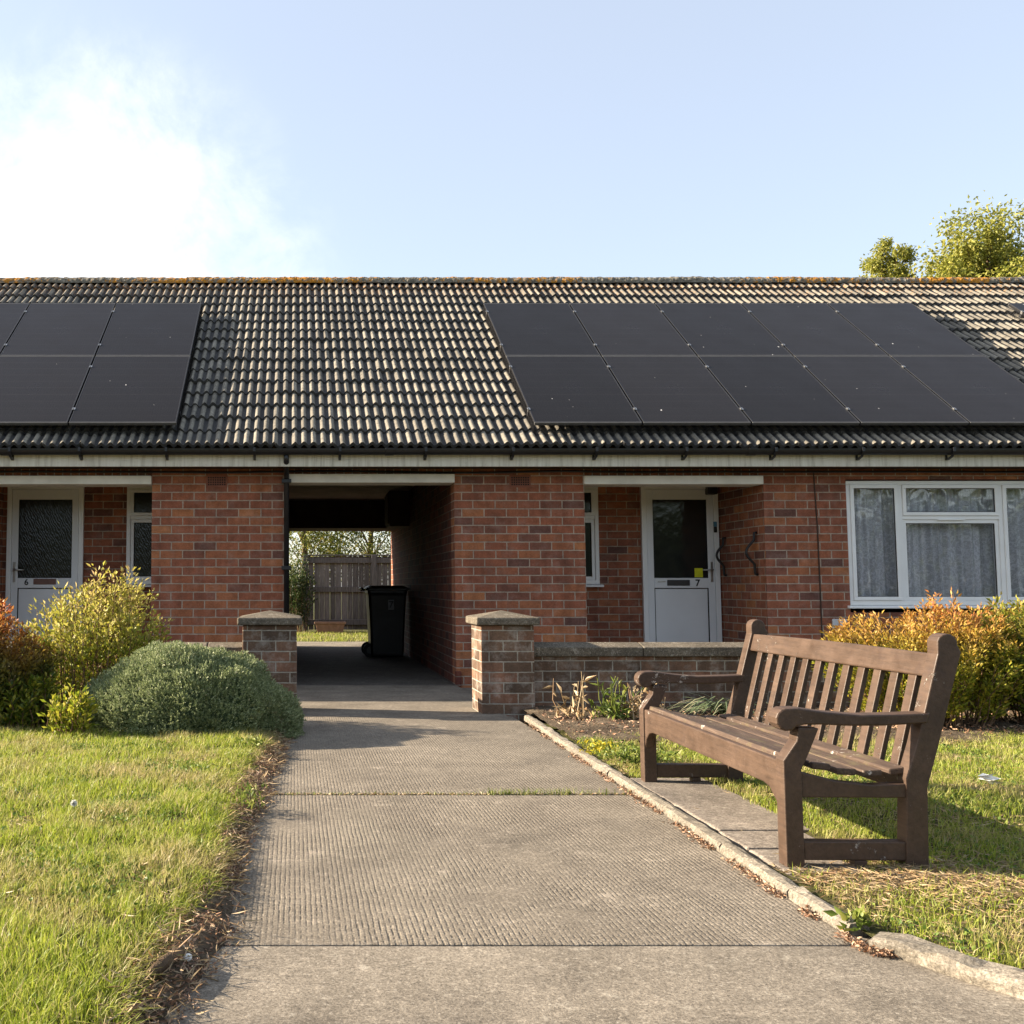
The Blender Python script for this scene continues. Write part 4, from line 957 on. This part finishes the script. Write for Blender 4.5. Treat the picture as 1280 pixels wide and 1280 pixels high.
# ================================================================== PASSAGE BIN
bx0, bx1, by0, by1 = 1.03, 1.62, 14.45, 15.2
bi = thing('wheelie_bin', (1.33, 14.8, 0), 'black wheelie bin numbered 7 standing in the dark passage', 'wheelie bin')
cx, cy = (bx0+bx1)/2, (by0+by1)/2; m = MB(); 
rings = [(.0, .84), (.03, .86), (.55, .93), (.86, 1.), (.9, 1.04), (.93, 1.04)]; vs = []
cn = [(-1, -.86), (-.9, -1), (.9, -1), (1, -.86), (1, .86), (.9, 1), (-.9, 1), (-1, .86)]
for z, k in rings: vs += [(cx+a*k*.27, cy+b*k*.33, z+.02) for a, b in cn]
m.add(vs, [(i*8+j, i*8+(j+1) % 8, i*8+8+(j+1) % 8, i*8+8+j) for i in range(5) for j in range(8)]+[tuple(range(7, -1, -1))])
m.build('body', M_BIN, bi, bev=.008)
m = MB(); m.add([(cx+a*.305, cy+b*.37, z) for z in (.953, .985) for a, b in cn]+[(cx+a*.24, cy+b*.3, 1.022) for a, b in cn], [(i*8+j, i*8+(j+1) % 8, i*8+8+(j+1) % 8, i*8+8+j) for i in range(2) for j in range(8)]+[tuple(range(7, -1, -1)), tuple(range(16, 24))]); m.build('lid', M_BIN, bi, bev=.008)
m = MB(); m.tube([(bx0-.03, by0+.1, .95), (bx0-.06, by0+.12, .98), (bx0-.06, by1-.12, .98), (bx0-.03, by1-.1, .95)], .018, 8); m.build('handle', M_BIN, bi, smooth=True)
for y in (14.62, 15.05):
    m = MB(); m.tube([(bx0+.05, y-.025, .10), (bx0+.05, y+.025, .10)], .10, 18); w = m.build('wheel', M_RUBBER, bi, bev=.006)
    m = MB(); m.tube([(bx0+.05, y-.03, .10), (bx0+.05, y+.03, .10)], .05, 14); m.build('rim', M_BLACKPL, w)
lx, lz = W(489, 756, 14.46); lab = MB().box(lx-.04, lx+.04, 14.478, 14.486, lz-.07, lz+.07); 
lo = lab.build('number_label', M_LABEL, bi); numeral('7', lx, 14.476, lz, .13, M_NUM, lo)
# ================================================================== BACK GARDEN
bl = MB(); bl.quad((-14, 17.26, -.02), (18, 17.26, -.02), (18, 40, -.02), (-14, 40, -.02)); setp(bl.build('garden_ground', M_TURF), kind='structure')
s_ = MB(); s_.box(-2.5, 4.5, 17.26, 18.9, -.1, -.008); setp(s_.build('patio', M_KERB), kind='structure')
PB = np.stack([rng.uniform(-1.5, 3.2, 9000), rng.uniform(18.9, 23.2, 9000), np.full(9000, -.02)], 1)
V, F = blades(PB, rng.uniform(.03, .07, 9000), .007, rng.normal(size=(9000, 3))*np.array([.5, .5, 0])); setp(link('grass', npmesh('grass', V, F), M_GRASS), kind='stuff', label='strip of back garden lawn seen through the passage')
FY = 23.2; fx0 = W(383, 740, FY)[0]
fe = thing('wooden_fence', (2.0, FY, 0), 'grey weathered board fence standing at the end of the passage view', 'fence')
bd = MB(); x = fx0+.05
while x < 6.: wv = random.uniform(.105, .14); bd.box(x, x+wv, FY-.005, FY+.015, .03, 1.69+random.uniform(-.01, .01)); x += wv+random.choice((.003, .008, .02))
bd.build('board', M_FENCE, fe)
for z in (1.60, .94, .2): MB().box(fx0, 6., FY-.055, FY-.006, z-.06, z+.06).build('rail', M_FENCE, fe, bev=.005)
for x in (fx0-.02, W(467, 700, FY)[0], 3.6, 5.4): MB().box(x-.055, x+.055, FY-.11, FY-.056, 0, 1.72).build('post', M_FENCE, fe, bev=.005)
MB().box(fx0-.05, 6., FY-.07, FY+.05, 1.705, 1.735).build('capping_rail', M_FENCE, fe, bev=.004)
x0, x1 = W(394, 780, 22.6)[0], W(431, 780, 22.6)[0]
pl = thing('planter', ((x0+x1)/2, 22.6, -.02), 'long terracotta trough planter on grass before the grey fence', 'planter')
m = MB(); cx = (x0+x1)/2; hw = (x1-x0)/2; vs = []
for z, k in ((0, .84), (.2, .98), (.2, 1.06), (.245, 1.06), (.245, .98), (.18, .94)): vs += [(cx+hw*k*a, 22.6+.15*k*b, z-.015) for a, b in ((-1, -1), (1, -1), (1, 1), (-1, 1))]
m.add(vs, [(i*4+j, i*4+(j+1) % 4, i*4+4+(j+1) % 4, i*4+4+j) for i in range(5) for j in range(4)]+[(3, 2, 1, 0)]); m.build('trough', M_TERRA, pl, bev=.006)
MB().box(cx-hw*.93, cx+hw*.93, 22.47, 22.73, .13, .155).build('compost', M_SOIL, pl)
shrub('leafy_shrub', (.02, 22.9, -.02), 'dark leafy shrub beside the fence post seen through the passage', 'shrub', M_DARKLEAF, 60, (.42, .4), 1.75, 70, .07)
shrub('leafy_shrub', (2.05, 22.85, -.02), 'low dark plant against the fence beyond the bin', 'shrub', M_DARKLEAF, 22, (.3, .25), .75, 60, .06)
tree('garden_tree', (.3, 26.5, -.05), 4.6, (1.5, 1.3), 'sunlit bushy tree behind the left end of the grey fence', 'tree', M_HEDGE, 11000, .075, .1, 34, 'trees behind the grey fence', 3, .12)
tree('garden_tree', (2.1, 28.0, -.05), 5.0, (1.5, 1.4), 'loose tree with sky gaps behind the middle of the grey fence', 'tree', M_HEDGE, 7000, .08, .1, 26, 'trees behind the grey fence', 5, .15)
tree('garden_tree', (4.0, 26.8, -.05), 4.2, (1.4, 1.3), 'bushy tree behind the grey fence above the bin', 'tree', M_HEDGE, 8000, .075, .1, 30, 'trees behind the grey fence', 8, .12)
# wood on the far side of the green, behind the photographer (mirrored in the panes)
LPs = []
for k in range(34):
    x = -26+k*1.9+rng.normal()*.6; hh = rng.uniform(4.5, 7.5); g = rng.normal(size=(700, 3))*np.array([1.5, 1.2, hh*.24])+np.array([x, -24+rng.normal()*1.5, hh*.5]); g[:, 2] = np.abs(g[:, 2]); LPs.append(g)
P = np.concatenate(LPs); V, F = leaves(P, rng.normal(size=P.shape), rng.uniform(.3, .6, len(P)), rng.uniform(.2, .35, len(P)))
setp(link('treeline', npmesh('treeline', V, F), M_DARKLEAF), kind='stuff', label='row of trees mirrored in the door and window panes')
# trees over the ridge
def over(u, v, D): return W(u, v, D)
D1 = 34.; x1, zt1 = over(1224, 250, D1); tree('birch_tree', (x1, D1, -.06), zt1+.06, (1.95, 1.9), 'larger yellow green birch rising above the roof ridge', 'tree', M_BIRCH, 27000, .14, .14, 60, 'birch trees beyond the roof', 12, .58, .15)
D2 = 36.; x2, zt2 = over(1104, 274, D2); tree('birch_tree', (x2, D2, -.06), zt2+.06, (.95, 1.), 'smaller yellow green birch just showing above the roof ridge', 'tree', M_BIRCH, 12000, .11, .13, 28, 'birch trees beyond the roof', 22, .7, .12)
# ================================================================== FRONT PLANTING
shrub('golden_shrub', (-1.5, 7.68, .0), 'tall golden leaved shrub with pinkish tips in front of door 6', 'shrub', M_GOLD, 140, (.55, .38), 1.15, 58, .044, erect=1.0, zlow=.02, foot=.85)
shrub('russet_shrub', (-2.36, 7.2, .0), 'russet red topped shrub cut off by the left edge', 'shrub', M_RED, 210, (.66, .45), .9, 105, .04, zlow=.02, foot=.9)
shrub('yellow_leaved_plant', (-1.42, 6.52, .02), 'small yellow leaved plant at the foot of the golden shrub', 'plant', M_GOLD, 26, (.2, .12), .34, 30, .045)
shrub('leafy_plant', (-1.86, 6.95, .0), 'low dark green plant between the russet and golden shrubs', 'plant', M_LIME, 40, (.26, .2), .42, 60, .045, foot=.8)
shrub('orange_tipped_shrub', (4.5, 7.3, .02), 'orange tipped golden shrub right behind the bench', 'shrub', M_ORANGE, 200, (.8, .5), .88, 105, .038)
shrub('lime_green_shrub', (5.5, 7.35, .02), 'yellow green shrub cut off by the right edge under the window', 'shrub', M_LIME, 230, (.95, .55), .93, 120, .042)
# hebe dome
hb = thing('dome_shrub', (-.82, 7.08, 0), 'rounded grey green evergreen dome shrub at the lawn edge beside the path', 'shrub')
NS = 17000; a = rng.uniform(0, 2*PI, NS); cz = rng.uniform(-.12, 1, NS); sz = np.sqrt(1-np.clip(cz, -1, 1)**2)
U = np.stack([np.cos(a)*sz, np.sin(a)*sz, cz], 1); RR = np.array([.74, .60, .54])
lump = np.array([1+.13*mnoise.noise((p[0]*2.4, p[1]*2.4, p[2]*2.4))+.07*mnoise.noise((p[0]*7, p[1]*7, p[2]*7+3)) for p in U])
base = np.array([-.74, 7.08, .02]); dep = 1-.10*rng.random(NS)**2
P0 = base+U*RR*(lump*dep)[:, None]; P0[:, 2] = np.maximum(P0[:, 2], .02)
Nn = unit(U/RR+np.array([[0, 0, .35]])+rng.normal(size=(NS, 3))*.35)
LPs = []; LDs = []
for k in range(7):
    h_ = .006*k; LPs.append(P0+Nn*h_); d = unit(np.cross(Nn, rng.normal(size=(NS, 3))))*(.95-.09*k)+Nn*(.45+.1*k); LDs.append(d)
P = np.concatenate(LPs); V, F = leaves(P, np.concatenate(LDs), rng.uniform(.012, .02, len(P)), rng.uniform(.006, .0095, len(P)), .15)
link('foliage', npmesh('foliage', V, F), M_HEBE, hb)
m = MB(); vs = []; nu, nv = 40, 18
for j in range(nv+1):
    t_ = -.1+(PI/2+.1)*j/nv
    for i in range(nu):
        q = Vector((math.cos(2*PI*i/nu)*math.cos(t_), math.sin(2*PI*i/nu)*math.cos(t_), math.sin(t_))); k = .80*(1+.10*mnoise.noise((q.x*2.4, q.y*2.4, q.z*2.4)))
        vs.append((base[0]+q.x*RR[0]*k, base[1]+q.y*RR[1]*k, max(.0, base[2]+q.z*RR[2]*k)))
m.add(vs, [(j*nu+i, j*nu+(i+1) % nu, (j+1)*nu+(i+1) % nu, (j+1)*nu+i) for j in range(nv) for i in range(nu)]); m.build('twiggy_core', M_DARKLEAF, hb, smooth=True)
# strappy and dead plants under the wall
def strap(name, base, label, cat, mat, n_, L, w, lean0, spread, up, group=None):
    V = []; F = []; k = 0
    for _ in range(n_):
        a = lean0+rng.normal()*spread; d = np.array([math.cos(a), math.sin(a), 0]); l = L*rng.uniform(.6, 1.15); u_ = up*rng.uniform(.6, 1.3); sd_ = np.array([-d[1], d[0], 0])
        b = np.array(base)+np.array([rng.normal()*.05, rng.normal()*.04, 0])
        for i in range(6):
            q = i/5; p = b+d*l*q*(1-.15*q)+np.array([0, 0, l*(u_*q-(.75*u_+.1)*q*q)]); ww = w*(1-q**2.2)*.5+.0006
            V += [p-sd_*ww+np.array([0, 0, .3*ww]), p+sd_*ww+np.array([0, 0, .3*ww])]
        F += [(k+2*i, k+2*i+1, k+2*i+3, k+2*i+2) for i in range(5)]; k += 12
    o = link(name, npmesh(name, V, F), mat, None, origin=base); return setp(o, label, cat, group)
strap('strap_leaf_plant', (3.3, 7.75, .04), 'grey green strap leaved plant against the wall behind the bench', 'plant', M_STRAP, 70, .5, .014, PI, .8, .75)
def stalks(base, n_, hgt, label, seed, mat=M_STRAW):
    r = np.random.default_rng(seed); m = MB(); t = thing('dead_plant', base, label, 'plant', 'withered plants below the garden wall'); LP = []; LD = []
    for _ in range(n_):
        b = np.array(base)+np.array([r.normal()*.055, r.normal()*.04, 0]); e = b+np.array([r.normal()*.07, r.normal()*.05, hgt*r.uniform(.55, 1.05)])
        md = (b+e)/2+r.normal(size=3)*.012; m.tube([b, md, e], [.0045, .0038, .002], 5); 
        for q in (.2, .5, .8): LP.append(b+(e-b)*q); LD.append(r.normal(size=3)+np.array([0, 0, .4]))
        for _k in range(5): LP.append(b+r.normal(size=3)*np.array([.05, .04, .015])+np.array([0, 0, .05])); LD.append(r.normal(size=3)+np.array([0, 0, -.5]))
    V, F = leaves(np.array(LP), np.array(LD), r.uniform(.05, .13, len(LP)), r.uniform(.012, .03, len(LP)), .5)
    m.build('stem', mat, t, fix=False); link('withered_leaf', npmesh('withered_leaf', V, F), mat, t)
stalks((2.06, 7.62, .05), 7, .37, 'withered straw coloured plant nearest the right pier', 1)
stalks((2.3, 7.55, .05), 13, .30, 'half green withered plant in the middle of the bed by the pier', 2, M_WEED)
stalks((2.52, 7.5, .05), 11, .28, 'withered bent stalks in the bed nearest the bench arm', 3)
def weed(base, label, mat, n_, spread, hgt, L, group=None, name='weed'):
    P = np.array(base)+np.stack([rng.normal(size=n_)*spread, rng.normal(size=n_)*spread*.8, rng.uniform(0, 1, n_)**.8*hgt], 1); D = rng.normal(size=(n_, 3)); D[:, 2] = np.abs(D[:, 2])*.8
    V, F = leaves(P, D, rng.uniform(.6, 1.3, n_)*L, rng.uniform(.35, .6, n_)*L); return setp(link(name, npmesh(name, V, F), mat, None, origin=base), label, 'weed', group)
b_ = G(738, 948); weed((b_[0]+.05, b_[1], .03), 'yellow leaved weed clump leaning on the kerb', M_YFLOW, 130, .05, .06, .03)
b_ = G(785, 960); weed((b_[0]+.05, b_[1], .02), 'green weed clump on the grass between kerb and bench', M_WEED, 320, .09, .08, .035)
b_ = G(318, 948); weed((b_[0], b_[1], .02), 'pale leafy weed at the path edge by the dome shrub', M_WEED, 70, .035, .09, .035)
b_ = G(1062, 1168); weed((b_[0]+.02, b_[1], .0), 'small green weed sprouting at the broken end of the kerb', M_WEED, 60, .02, .06, .035)
b_ = G(1140, 1083); weed((b_[0]-.06, b_[1]-.06, .01), 'tiny green weed at the foot of the near rear bench leg', M_WEED, 24, .015, .03, .022)
def sprigs(base, label, n_, hgt, seed):
    r = np.random.default_rng(seed); P = np.array(base)+np.stack([r.normal(size=n_)*.03, r.normal(size=n_)*.05, np.zeros(n_)], 1)
    V, F = blades(P, r.uniform(.5, 1.1, n_)*hgt, .006, r.normal(size=(n_, 3))*np.array([.35, .3, 0])); L_ = []; D_ = []
    for p in P:
        for q in range(6): L_.append(p+np.array([r.normal()*.012, r.normal()*.012, hgt*r.uniform(.1, .8)])); D_.append(r.normal(size=3)+np.array([0, 0, .8]))
    V2, F2 = leaves(np.array(L_), np.array(D_), .03, .01); V, F = merge([(V, F), (V2, F2)])
    setp(link('weed', npmesh('weed', V, F), M_WEED, None, origin=base), label, 'weed')
b_ = G(310, 1015); sprigs((b_[0], b_[1], .01), 'upright sprigs of weed at the left edge of the path', 16, .13, 4)
# dandelion clock, stone, stick, feather
b_ = G(92, 1022, .06); dn = thing('dandelion', (b_[0], b_[1], .05), 'white dandelion seed head standing in the left lawn', 'dandelion')
m = MB(); m.tube([(b_[0], b_[1], .05), (b_[0]+.004, b_[1], .09), (b_[0], b_[1], .115)], .002, 6); m.build('stem', M_WEED, dn)
P = np.tile(np.array([[b_[0], b_[1], .118]]), (160, 1)); D = rng.normal(size=(160, 3)); V, F = leaves(P, D, .016, .004); link('seed_head', npmesh('seed_head', V, F), M_WHITE, dn)
def stone(base, r_, label, mat, sq=(1, .8, .7)):
    m = MB(); vs = []; nu, nv = 14, 8
    for j in range(nv+1):
        t_ = -PI/2+PI*j/nv
        for i in range(nu): q = Vector((math.cos(2*PI*i/nu)*math.cos(t_), math.sin(2*PI*i/nu)*math.cos(t_), math.sin(t_))); k = r_*(1+.25*mnoise.noise(q*1.8)); vs.append((base[0]+q.x*k*sq[0], base[1]+q.y*k*sq[1], base[2]+r_*.5+q.z*k*sq[2]))
    m.add(vs, [(j*nu+i, j*nu+(i+1) % nu, (j+1)*nu+(i+1) % nu, (j+1)*nu+i) for j in range(nv) for i in range(nu)]); return setp(m.build('pebble', mat, None, origin=base, smooth=True), label, 'pebble')
b_ = G(234, 1199, .03); stone((b_[0], b_[1], .028), .014, 'white pebble at the end of the grey stick by the path', M_WHITE)
a_ = G(226, 1192, .04); c_ = G(188, 1220, .05); m = MB(); m.tube([(a_[0], a_[1], .045), ((a_[0]+c_[0])/2, (a_[1]+c_[1])/2+.003, .052), (c_[0], c_[1], .055)], [.016, .017, .013], 9)
setp(m.build('stick', M_BARK, None, origin=(a_[0], a_[1], .045), smooth=True), 'short grey stick lying on the debris beside the white pebble', 'stick')
b_ = G(1237, 979, .03); m = MB(); V, F = leaves(np.array([[b_[0]-.05, b_[1], .055]]*5)+rng.normal(size=(5, 3))*.008, np.array([[1, .1, .05]]*5)+rng.normal(size=(5, 3))*.15, .10, .035)
setp(link('feather', npmesh('feather', V, F), M_WHITE, None, origin=(b_[0], b_[1], .04)), 'white feather lying on the lawn right of the bench', 'feather')
